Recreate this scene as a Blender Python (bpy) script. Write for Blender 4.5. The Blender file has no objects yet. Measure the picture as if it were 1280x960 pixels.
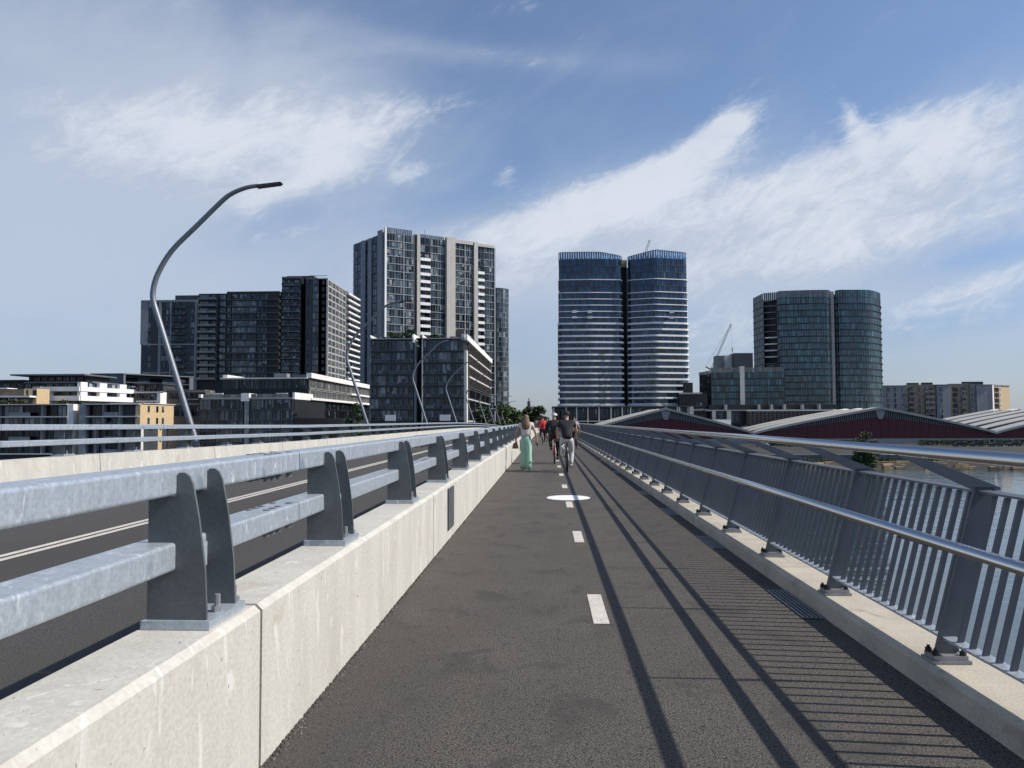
import bpy, bmesh, math, random
from mathutils import Vector, Matrix
random.seed(7)
SC = bpy.context.scene
COL = SC.collection
rad = math.radians
# ------------------------------------------------------------------ camera
FPX, CAMZ = 980.0, 1.53
VPU, VPV, ROLL = 683.5, 526.0, rad(0.2)
def cam_basis(th, ph):
    f = Vector((-math.sin(th)*math.cos(ph), math.cos(th)*math.cos(ph), math.sin(ph)))
    r = Vector((math.cos(th), math.sin(th), 0)); u = r.cross(f)
    return f, r, u
TH, PH = 0.0, 0.0
def to_px(d):
    f, r, u = cam_basis(TH, PH); c, s = math.cos(ROLL), math.sin(ROLL)
    x, y = FPX*d.dot(r)/d.dot(f), FPX*d.dot(u)/d.dot(f)
    return 640+x*c-y*s, 480-(x*s+y*c)
for _ in range(60):
    q = to_px(Vector((0, 1, 0))); TH += (VPU-q[0])/FPX; PH += (VPV-q[1])/FPX
CF, CR, CU = cam_basis(TH, PH)
def ray(u, v):
    c, s = math.cos(ROLL), math.sin(ROLL); X, Y = u-640, 480-v
    return CF*FPX + CR*(X*c+Y*s) + CU*(-X*s+Y*c)
EYE = Vector((0, 0, CAMZ))
def on_y(u, v, y): d = ray(u, v); return EYE + d*(y/d.y)
def on_z(u, v, z): d = ray(u, v); return EYE + d*((z-CAMZ)/d.z)
cd = bpy.data.cameras.new("camera"); cam = bpy.data.objects.new("camera", cd); COL.objects.link(cam)
_c, _s = math.cos(ROLL), math.sin(ROLL)
# image axes rotated by ROLL: picture right = r*c - u*s ... (matches to_px)
_r = CR*_c - CU*_s; _u = CR*_s + CU*_c
cam.matrix_world = Matrix(((_r.x, _u.x, -CF.x, 0), (_r.y, _u.y, -CF.y, 0), (_r.z, _u.z, -CF.z, CAMZ), (0, 0, 0, 1)))
cd.sensor_fit = 'HORIZONTAL'; cd.sensor_width = 36; cd.lens = 36*FPX/1280
cd.clip_start = 0.05; cd.clip_end = 9000
SC.camera = cam
# ------------------------------------------------------------------ light
SUN_EL = rad(42.1); SUN_AZ = rad(93.8)          # azimuth clockwise from +Y
sl = bpy.data.lights.new("sun", 'SUN'); sl.energy = 5.0; sl.angle = rad(0.53); sl.color = (1, .94, .86)
so = bpy.data.objects.new("sun", sl); COL.objects.link(so); so.location = (60, -5, 60)
sd = Vector((math.sin(SUN_AZ)*math.cos(SUN_EL), math.cos(SUN_AZ)*math.cos(SUN_EL), math.sin(SUN_EL)))
so.rotation_euler = sd.to_track_quat('Z', 'Y').to_euler()
SC.view_settings.view_transform = 'Standard'; SC.view_settings.look = 'None'
SC.view_settings.exposure = 0.0; SC.view_settings.gamma = 1
# ------------------------------------------------------------------ sky: clear-air sky plus high cirrus
W = bpy.data.worlds.new("World"); SC.world = W; W.use_nodes = True
wt = W.node_tree; wt.nodes.clear()
def wn(t): return wt.nodes.new(t)
def L(a, b): wt.links.new(a, b)
def m(op, a, b=None, c=None, clamp=False):
    n = wn('ShaderNodeMath'); n.operation = op; n.use_clamp = clamp
    for i, x in enumerate((a, b, c)):
        if x is None: continue
        if isinstance(x, (int, float)): n.inputs[i].default_value = x
        else: L(x, n.inputs[i])
    return n.outputs[0]
sky = wn('ShaderNodeTexSky'); sky.sky_type = 'NISHITA'; sky.sun_disc = False
sky.sun_elevation = SUN_EL; sky.sun_rotation = SUN_AZ
sky.air_density = 1.0; sky.dust_density = 0.6; sky.ozone_density = 2.2; sky.altitude = 0
tc = wn('ShaderNodeTexCoord'); sx = wn('ShaderNodeSeparateXYZ'); L(tc.outputs['Generated'], sx.inputs[0])
az = m('ARCTAN2', sx.outputs[0], sx.outputs[1]); el = m('ARCSINE', sx.outputs[2])
def noise(scale, detail, rough, rot, sxy, off=(0, 0), dist=0.0):
    ca, sa = math.cos(rot), math.sin(rot)
    p = m('MULTIPLY', m('ADD', m('MULTIPLY', az, ca), m('MULTIPLY', el, sa)), sxy[0])
    q_ = m('MULTIPLY', m('SUBTRACT', m('MULTIPLY', el, ca), m('MULTIPLY', az, sa)), sxy[1])
    cx = wn('ShaderNodeCombineXYZ'); L(m('ADD', p, off[0]), cx.inputs[0]); L(m('ADD', q_, off[1]), cx.inputs[1])
    n = wn('ShaderNodeTexNoise'); n.inputs['Scale'].default_value = scale; n.inputs['Detail'].default_value = detail
    n.inputs['Roughness'].default_value = rough; n.inputs['Distortion'].default_value = dist; L(cx.outputs[0], n.inputs['Vector'])
    return n.outputs[0]
def px_ang(u, v):
    d = ray(u, v).normalized(); return math.atan2(d.x, d.y), math.asin(d.z)
def blob(u, v, ru, rv, rot, w):
    """one bank of cloud, centred at a direction; radii in 1/980 rad, rot in degrees (up to the right +)"""
    a0, e0 = px_ang(u, v); c, s = math.cos(rad(rot)), math.sin(rad(rot))
    da, de = m('SUBTRACT', az, a0), m('SUBTRACT', el, e0)
    p = m('DIVIDE', m('ADD', m('MULTIPLY', da, c), m('MULTIPLY', de, s)), ru/980)
    q_ = m('DIVIDE', m('SUBTRACT', m('MULTIPLY', de, c), m('MULTIPLY', da, s)), rv/980)
    d2 = m('ADD', m('MULTIPLY', p, p), m('MULTIPLY', q_, q_))
    return m('MULTIPLY', m('EXPONENT', m('MULTIPLY', d2, -1.0)), w)
VEIL = [(80, 160, 350, 210, 0, .74), (350, 195, 210, 95, 14, .46), (20, 330, 260, 90, 0, .26), (900, 290, 340, 66, 6, .58), (1130, 240, 230, 60, 12, .44), (1090, 330, 330, 60, 4, .34),
        (1000, 420, 420, 70, 0, .30), (240, 380, 420, 60, 0, .18), (640, 72, 240, 16, -4, .24), (300, 60, 260, 70, 0, .16), (1230, 140, 150, 46, 4, .30), (740, 275, 190, 46, 14, .46), (845, 215, 120, 34, 24, .30), (680, 330, 200, 60, 0, .22),
        (345, 275, 110, 30, 20, -.36), (1235, 318, 75, 16, 10, -.40), (1170, 405, 130, 18, 8, -.26), (560, 110, 150, 40, 0, -.12)]
WISP = [(430, 185, 120, 46, 24, .40), (330, 160, 150, 40, 14, .36), (230, 172, 130, 44, 8, .32), (390, 215, 90, 26, 30, .26), (130, 150, 160, 60, 4, .20), (330, 245, 60, 12, 20, .20), (300, 300, 160, 30, 10, .14), (650, 285, 140, 26, 16, .42), (750, 252, 140, 26, 14, .48), (835, 207, 118, 21, 27, .58), (905, 164, 34, 17, 22, .76), (860, 222, 110, 16, 20, .26),
        (880, 262, 210, 34, 8, .38), (980, 220, 110, 20, 14, .28), (1060, 245, 160, 34, 14, .32), (1240, 130, 150, 24, 4, .42), (1195, 185, 90, 32, -24, .38), (1064, 150, 14, 38, 28, .34), (1150, 275, 200, 34, 8, .30), (1000, 325, 280, 34, 4, .30), (1130, 400, 200, 26, 6, .26), (940, 400, 160, 30, 2, .24), (640, 340, 110, 26, 8, .26), (1265, 345, 70, 12, 14, .40),
        (505, 222, 24, 15, 10, .36), (540, 208, 40, 12, 0, .22), (632, 217, 24, 20, 35, .40), (560, 128, 90, 14, 10, .20), (690, 75, 160, 10, -6, .20), (300, 12, 300, 14, 2, .14), (640, 8, 160, 12, 4, .14)]
def total(BL):
    t_ = None
    for b_ in BL: o_ = blob(*b_); t_ = o_ if t_ is None else m('ADD', t_, o_)
    return t_
n1 = noise(5.0, 8, .58, rad(20), (1.0, 2.1), (3.3, 1.7), .7)
n2 = noise(16.0, 8, .62, rad(24), (.75, 1.7), (9.1, 4.2), 1.1)
n4 = noise(46.0, 6, .65, rad(24), (.7, 1.5), (4.4, 8.8), 1.4)
n3 = noise(2.2, 4, .5, rad(-8), (1.0, 3.2), (1.2, 7.7), .3)
c0 = lambda n_, w_: m('MULTIPLY', m('SUBTRACT', n_, .5), w_)
def sstep(x, lo, hi, a, b_):
    r_ = wn('ShaderNodeMapRange'); r_.interpolation_type = 'SMOOTHSTEP'; L(x, r_.inputs[0])
    for k_, v_ in enumerate((lo, hi, a, b_)): r_.inputs[k_+1].default_value = v_
    return r_.outputs[0]
hz = m('MULTIPLY', m('EXPONENT', m('MULTIPLY', m('MAXIMUM', el, 0.0), -9.0)), .42)      # thin haze band low over the horizon, all round
away = m('MULTIPLY', m('SUBTRACT', 1.0, m('EXPONENT', m('MULTIPLY', m('POWER', m('DIVIDE', az, 1.05), 4.0), -1.0))), .10)   # the same thin veil goes on all round
aV = sstep(m('ADD', m('ADD', total(VEIL), m('ADD', hz, away)), m('ADD', c0(n1, .62), m('ADD', c0(n3, .34), c0(n2, .16)))), -.02, .98, .05, .86)
aW = m('MULTIPLY', sstep(m('ADD', total(WISP), m('ADD', c0(n1, .30), m('ADD', c0(n2, .85), c0(n4, .55)))), .16, .78, 0.0, .85), m('ADD', .62, m('MULTIPLY', n2, .72), None, True))
tint = wn('ShaderNodeMix'); tint.data_type = 'RGBA'; tint.blend_type = 'MULTIPLY'; tint.inputs['Factor'].default_value = 1
tm = wn('ShaderNodeMix'); tm.data_type = 'RGBA'; er = wn('ShaderNodeMapRange'); L(el, er.inputs[0]); er.inputs[1].default_value = 0; er.inputs[2].default_value = .30; L(er.outputs[0], tm.inputs['Factor'])
tm.inputs[6].default_value = (.80, .86, 1.12, 1); tm.inputs[7].default_value = (1.30, 1.36, 1.48, 1); L(tm.outputs[2], tint.inputs[7]); L(sky.outputs[0], tint.inputs[6])
m1 = wn('ShaderNodeMix'); m1.data_type = 'RGBA'; L(aV, m1.inputs['Factor']); L(tint.outputs[2], m1.inputs[6]); m1.inputs[7].default_value = (5.95, 6.75, 8.1, 1)
mix = wn('ShaderNodeMix'); mix.data_type = 'RGBA'; L(aW, mix.inputs['Factor']); L(m1.outputs[2], mix.inputs[6]); mix.inputs[7].default_value = (8.3, 8.8, 9.7, 1)
bg = wn('ShaderNodeBackground'); bg.inputs[1].default_value = .088; L(mix.outputs[2], bg.inputs[0])
wo = wn('ShaderNodeOutputWorld'); L(bg.outputs[0], wo.inputs[0])
# ------------------------------------------------------------------ materials
MATS = {}
def mat(name, base, rough=.6, metal=0.0, var=.25, scale=3.0, bump=0.0, bscale=40.0, ior=1.5, base2=None, stretch=(1, 1, 1), fine=0.0, fscale=150., rnd=0.0):
    """principled surface with two octaves of procedural colour variation; rnd = change from piece to piece"""
    M = bpy.data.materials.new(name); M.use_nodes = True; t = M.node_tree; P = t.nodes['Principled BSDF']
    P.inputs['Roughness'].default_value = rough; P.inputs['Metallic'].default_value = metal; P.inputs['IOR'].default_value = ior
    g = t.nodes.new('ShaderNodeNewGeometry'); mp = t.nodes.new('ShaderNodeMapping'); mp.inputs['Scale'].default_value = stretch
    t.links.new(g.outputs['Position'], mp.inputs[0])
    n = t.nodes.new('ShaderNodeTexNoise'); n.inputs['Scale'].default_value = scale; n.inputs['Detail'].default_value = 6; t.links.new(mp.outputs[0], n.inputs['Vector'])
    rp = t.nodes.new('ShaderNodeValToRGB'); rp.color_ramp.elements[0].position = .3; rp.color_ramp.elements[1].position = .7
    b2 = base2 or tuple(c*(1-var) for c in base); hi = tuple(min(1, c*(1+var*.5)) for c in base)
    rp.color_ramp.elements[0].color = (*b2, 1); rp.color_ramp.elements[1].color = (*hi, 1)
    t.links.new(n.outputs[0], rp.inputs[0]); out = rp.outputs[0]
    if fine:
        n2 = t.nodes.new('ShaderNodeTexNoise'); n2.inputs['Scale'].default_value = fscale; n2.inputs['Detail'].default_value = 2; t.links.new(g.outputs['Position'], n2.inputs['Vector'])
        r2 = t.nodes.new('ShaderNodeMapRange'); r2.inputs[1].default_value = .36; r2.inputs[2].default_value = .64; r2.inputs[3].default_value = 1-fine; r2.inputs[4].default_value = 1+fine; t.links.new(n2.outputs[0], r2.inputs[0])
        mx = t.nodes.new('ShaderNodeVectorMath'); mx.operation = 'SCALE'; t.links.new(out, mx.inputs[0]); t.links.new(r2.outputs[0], mx.inputs['Scale']); out = mx.outputs[0]
    if rnd:
        oi = t.nodes.new('ShaderNodeObjectInfo'); ad = t.nodes.new('ShaderNodeMath'); ad.operation = 'ADD'
        t.links.new(oi.outputs['Random'], ad.inputs[0]); t.links.new(g.outputs['Random Per Island'], ad.inputs[1])
        fr = t.nodes.new('ShaderNodeMath'); fr.operation = 'FRACT'; t.links.new(ad.outputs[0], fr.inputs[0])
        r3 = t.nodes.new('ShaderNodeMapRange'); r3.inputs[3].default_value = 1-rnd; r3.inputs[4].default_value = 1+rnd; t.links.new(fr.outputs[0], r3.inputs[0])
        mx = t.nodes.new('ShaderNodeVectorMath'); mx.operation = 'SCALE'; t.links.new(out, mx.inputs[0]); t.links.new(r3.outputs[0], mx.inputs['Scale']); out = mx.outputs[0]
    t.links.new(out, P.inputs['Base Color'])
    if bump:
        bn = t.nodes.new('ShaderNodeTexNoise'); bn.inputs['Scale'].default_value = bscale; bn.inputs['Detail'].default_value = 4; t.links.new(g.outputs['Position'], bn.inputs['Vector'])
        bp = t.nodes.new('ShaderNodeBump'); bp.inputs['Strength'].default_value = bump; bp.inputs['Distance'].default_value = .01; t.links.new(bn.outputs[0], bp.inputs['Height']); t.links.new(bp.outputs[0], P.inputs['Normal'])
    MATS[name] = M; return M
def glass(name, stops, ior=1.9, rough=.06):
    """window glass: what shows through differs from pane to pane (dark room, blind, curtain), reflections put into the colour too, with a coated sheen"""
    M = bpy.data.materials.new(name); M.use_nodes = True; t = M.node_tree; P = t.nodes['Principled BSDF']
    P.inputs['Roughness'].default_value = rough; P.inputs['IOR'].default_value = ior
    g = t.nodes.new('ShaderNodeNewGeometry'); oi = t.nodes.new('ShaderNodeObjectInfo')
    a = t.nodes.new('ShaderNodeMath'); a.operation = 'ADD'; t.links.new(oi.outputs['Random'], a.inputs[0]); t.links.new(g.outputs['Random Per Island'], a.inputs[1])
    b = t.nodes.new('ShaderNodeMath'); b.operation = 'FRACT'; t.links.new(a.outputs[0], b.inputs[0])
    r = t.nodes.new('ShaderNodeValToRGB'); r.color_ramp.interpolation = 'CONSTANT'  # random stops paint curtain and reflection tones into each pane
    e = r.color_ramp.elements; e[0].position, e[0].color = stops[0][0], (*stops[0][1], 1); e[1].position, e[1].color = stops[1][0], (*stops[1][1], 1)
    for p, c in stops[2:]: k = e.new(p); k.color = (*c, 1)
    t.links.new(b.outputs[0], r.inputs[0])
    n = t.nodes.new('ShaderNodeTexNoise'); n.inputs['Scale'].default_value = .6; t.links.new(g.outputs['Position'], n.inputs['Vector'])
    mr_ = t.nodes.new('ShaderNodeMapRange'); mr_.inputs[1].default_value = .3; mr_.inputs[2].default_value = .7; mr_.inputs[3].default_value = .6; mr_.inputs[4].default_value = 1.4; t.links.new(n.outputs[0], mr_.inputs[0])
    mx = t.nodes.new('ShaderNodeVectorMath'); mx.operation = 'SCALE'; t.links.new(r.outputs[0], mx.inputs[0]); t.links.new(mr_.outputs[0], mx.inputs['Scale'])
    t.links.new(mx.outputs[0], P.inputs['Base Color']); MATS[name] = M; return M
asphalt = mat('asphalt_path', (.094, .084, .070), .9, var=.14, scale=1.3, bump=1.0, bscale=120, fine=.75, fscale=110)
asphalt2 = mat('asphalt_road', (.058, .053, .048), .88, var=.18, scale=.5, bump=.8, bscale=110, fine=.5, fscale=100, stretch=(1, .15, 1))
concrete = mat('pale_concrete', (.505, .49, .435), .85, var=.13, scale=2.2, bump=.25, bscale=60, fine=.06, fscale=45, stretch=(1, 1.4, .35))
kerbcon = mat('kerb_concrete', (.45, .405, .325), .9, var=.18, scale=2.5, bump=.3, bscale=60, fine=.10, fscale=70)
seal = mat('joint_seal', (.33, .26, .20), .9)
deckcon = mat('deck_concrete', (.36, .35, .33), .9)
paint = mat('road_paint', (.60, .56, .49), .7, var=.14, scale=9, fine=.10, fscale=120, bump=.3, bscale=200)
paintw = mat('white_paint', (.82, .82, .80), .6, var=.06, scale=9)
galv = mat('galvanised_steel', (.45, .505, .555), .42, .45, var=.13, scale=24, fine=.10, fscale=70, bump=.04, bscale=30, stretch=(1, 1, .22))
def splash(M, col, lo, hi, scale, stretch):
    """pale run marks over a base colour"""
    t = M.node_tree; P = t.nodes['Principled BSDF']; src = P.inputs['Base Color'].links[0].from_socket
    g = t.nodes.new('ShaderNodeNewGeometry'); mp = t.nodes.new('ShaderNodeMapping'); mp.inputs['Scale'].default_value = stretch; t.links.new(g.outputs['Position'], mp.inputs[0])
    n = t.nodes.new('ShaderNodeTexNoise'); n.inputs['Scale'].default_value = scale; n.inputs['Detail'].default_value = 3; n.inputs['Distortion'].default_value = .8; t.links.new(mp.outputs[0], n.inputs['Vector'])
    r = t.nodes.new('ShaderNodeMapRange'); r.inputs[1].default_value = lo; r.inputs[2].default_value = hi; t.links.new(n.outputs[0], r.inputs[0])
    x = t.nodes.new('ShaderNodeMix'); x.data_type = 'RGBA'; t.links.new(r.outputs[0], x.inputs['Factor']); t.links.new(src, x.inputs[6]); x.inputs[7].default_value = (*col, 1); t.links.new(x.outputs[2], P.inputs['Base Color'])
fin = mat('grey_fin_steel', (.125, .136, .142), .5, .25, var=.22, scale=5, fine=.08, fscale=60)
fence_steel = mat('blue_grey_steel', (.098, .112, .135), .5, .2, var=.10, scale=6)
stainless = mat('stainless_tube', (.62, .62, .62), .22, 1.0, var=.06, scale=8, stretch=(1, .1, 1))
bolt_m = mat('bolt_steel', (.30, .31, .32), .5, .4, var=.2, scale=20)
black_m = mat('black_rubber', (.012, .012, .013), .7)
cover_m = mat('cover_plate', (.10, .105, .11), .6, .2)
white = mat('white_render', (.80, .79, .77), .7, var=.06, scale=.4)
offwhite = mat('off_white_render', (.60, .59, .55), .75, var=.10, scale=.3)
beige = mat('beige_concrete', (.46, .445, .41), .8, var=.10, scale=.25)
tan = mat('tan_brick', (.54, .41, .24), .85, var=.12, scale=1.5, fine=.10, fscale=9)
brown = mat('brown_brick', (.13, .105, .085), .85, var=.2, scale=.8, fine=.1, fscale=8)
darkclad = mat('charcoal_cladding', (.052, .057, .064), .55, var=.18, scale=.3)
midclad = mat('grey_cladding', (.125, .136, .150), .6, var=.15, scale=.3)
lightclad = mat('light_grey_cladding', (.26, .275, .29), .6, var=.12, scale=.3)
blackclad = mat('black_cladding', (.014, .015, .017), .5, var=.2, scale=.3)
slabgrey = mat('slab_grey', (.30, .31, .31), .7, var=.1, scale=.4)
redclad = mat('dark_red_cladding', (.090, .011, .018), .6, var=.10, scale=.1)
roofpan = mat('pale_roof_sheet', (.45, .435, .39), .55, var=.12, scale=.12, stretch=(1, .2, 1))
roofgap = mat('grey_roof_glazing', (.055, .06, .066), .4, var=.2, scale=.3)
louvre_m = mat('grey_louvre', (.17, .185, .19), .6)
gl_dark = glass('dark_glass', [(0, (.004, .007, .010)), (.30, (.012, .022, .033)), (.55, (.024, .045, .064)), (.78, (.048, .080, .108)), (.945, (.14, .175, .20))], 1.42)
gl_blue = glass('blue_glass', [(0, (.008, .026, .060)), (.30, (.014, .045, .100)), (.70, (.024, .068, .145)), (.93, (.004, .006, .010)), (.98, (.09, .12, .16))], 1.6)
gl_teal = glass('teal_glass', [(0, (.007, .038, .052)), (.25, (.013, .064, .084)), (.6, (.022, .098, .122)), (.86, (.05, .155, .18)), (.965, (.004, .006, .008))], 1.6)
gl_pale = glass('pale_glass', [(0, (.02, .030, .040)), (.35, (.05, .07, .088)), (.65, (.11, .14, .165)), (.9, (.22, .25, .27))], 1.7)
blind_m = mat('window_blind', (.20, .21, .22), .3, var=.2, scale=.7, rnd=.75)
gl_bal = glass('balustrade_glass', [(0, (.05, .06, .07)), (.5, (.08, .095, .105)), (.9, (.12, .14, .15))], 1.8)
crown_gl = glass('crown_glass', [(0, (.06, .17, .33)), (.5, (.085, .22, .40)), (.9, (.11, .26, .44))], 1.6)  # blue of the sky shining through is put into the pane colour
wood_m = mat('bark', (.10, .075, .055), .9, var=.3, scale=4)
leaf_a = mat('leaf_green', (.070, .105, .028), .75, var=.3, scale=.6, rnd=.45)
leaf_b = mat('leaf_olive', (.060, .072, .030), .8, var=.3, scale=.8, rnd=.45)
leaf_d = mat('leaf_dark', (.042, .068, .024), .8, var=.3, scale=.6, rnd=.4)
aptgrey = mat('apartment_grey', (.31, .315, .325), .7, var=.15, scale=.3)
aptbrown = mat('apartment_brown', (.34, .275, .19), .8, var=.18, scale=.5)
grit_m = mat('grit', (.17, .155, .13), .9, var=.3, scale=60, rnd=.5)
rock_m = mat('sandstone', (.36, .26, .15), .9, var=.35, scale=.8, bump=.4, bscale=6, rnd=.35)
land_m = mat('land_ground', (.036, .037, .030), .95, var=.4, scale=.06, fine=.2, fscale=.6)
hill_m = mat('hill_woodland', (.040, .052, .040), .95, var=.35, scale=.012)
skin_m = mat('skin', (.42, .25, .17), .55, var=.06, scale=20)
mint_m = mat('mint_cloth', (.34, .56, .43), .8, var=.16, scale=14, stretch=(1, 1, .15))
shirtw_m = mat('pale_knit', (.60, .55, .50), .85, var=.08, scale=12)
hair_m = mat('brown_hair', (.20, .115, .065), .6, base2=(.06, .035, .02), var=.5, scale=35, stretch=(1, 1, .1))
hair2_m = mat('black_hair', (.015, .013, .012), .6)
blackc_m = mat('black_cloth', (.016, .016, .018), .85)
navy_m = mat('navy_cloth', (.018, .022, .032), .85)
grey_m = mat('light_grey_cloth', (.54, .54, .53), .85, var=.1, scale=12)
red_m = mat('red_cloth', (.50, .028, .035), .7, var=.12, scale=9)
leather_m = mat('tan_leather', (.24, .10, .05), .5)
shoew_m = mat('white_shoe', (.72, .72, .70), .6)
tyre_m = mat('tyre', (.018, .018, .018), .85)
rim_m = mat('rim_alloy', (.30, .30, .31), .35, .8)
redf_m = mat('red_frame_paint', (.36, .02, .03), .35)
darkf_m = mat('dark_frame_paint', (.02, .022, .026), .35)
helmet_m = mat('white_helmet', (.72, .72, .72), .4)
pink_m = mat('pale_pink_cloth', (.62, .50, .54), .85)
lamp_m = mat('lamp_steel', (.20, .215, .235), .45, .5, var=.1, scale=5)
lamph_m = mat('lamp_head', (.05, .053, .058), .5, .3)
crane_m = mat('crane_steel', (.20, .19, .18), .6)
car_w = mat('van_white_paint', (.70, .70, .69), .4); car_d = mat('dark_car_paint', (.03, .032, .036), .35)
def water_mat():
    M = bpy.data.materials.new('river_water'); M.use_nodes = True; t = M.node_tree; P = t.nodes['Principled BSDF']
    P.inputs['Base Color'].default_value = (.030, .052, .058, 1); P.inputs['Roughness'].default_value = .05; P.inputs['IOR'].default_value = 1.7
    g = t.nodes.new('ShaderNodeNewGeometry'); mp = t.nodes.new('ShaderNodeMapping'); mp.inputs['Scale'].default_value = (.22, .75, 1); mp.inputs['Rotation'].default_value = (0, 0, .15); t.links.new(g.outputs['Position'], mp.inputs[0])
    n = t.nodes.new('ShaderNodeTexNoise'); n.inputs['Scale'].default_value = .75; n.inputs['Detail'].default_value = 5; n.inputs['Roughness'].default_value = .5; n.inputs['Distortion'].default_value = .4; t.links.new(mp.outputs[0], n.inputs['Vector'])
    b = t.nodes.new('ShaderNodeBump'); b.inputs['Strength'].default_value = .16; b.inputs['Distance'].default_value = .5; t.links.new(n.outputs[0], b.inputs['Height']); t.links.new(b.outputs[0], P.inputs['Normal'])
    return M
water_m = water_mat()
splash(galv, (.74, .78, .82), .60, .74, 22, (1, 1, .45)); splash(galv, (.30, .36, .42), .62, .72, 9, (1, .6, .5))
splash(concrete, (.44, .42, .375), .58, .80, 6, (1, 1, .10)); splash(concrete, (.60, .59, .55), .60, .70, 11, (1, 1, .30)); splash(concrete, (.16, .145, .12), .715, .735, 34, (1, 1, .7)); splash(concrete, (.44, .40, .33), .62, .72, 3.1, (1, .6, 1)); splash(paint, (.30, .28, .25), .60, .68, 38, (1, 1, 1)); splash(paintw, (.52, .51, .49), .62, .72, 26, (1, 1, 1)); splash(kerbcon, (.28, .25, .20), .58, .75, 5, (1, .6, 1))
splash(asphalt, (.054, .050, .046), .52, .70, .55, (1, .10, 1)); splash(asphalt, (.064, .058, .050), .56, .66, 2.4, (1, .8, 1)); splash(asphalt, (.018, .017, .016), .56, .66, 85, (1, 1, 1)); splash(asphalt, (.024, .022, .021), .58, .66, 48, (1, 1, 1)); splash(asphalt, (.19, .175, .155), .64, .72, 90, (1, 1, 1))
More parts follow.
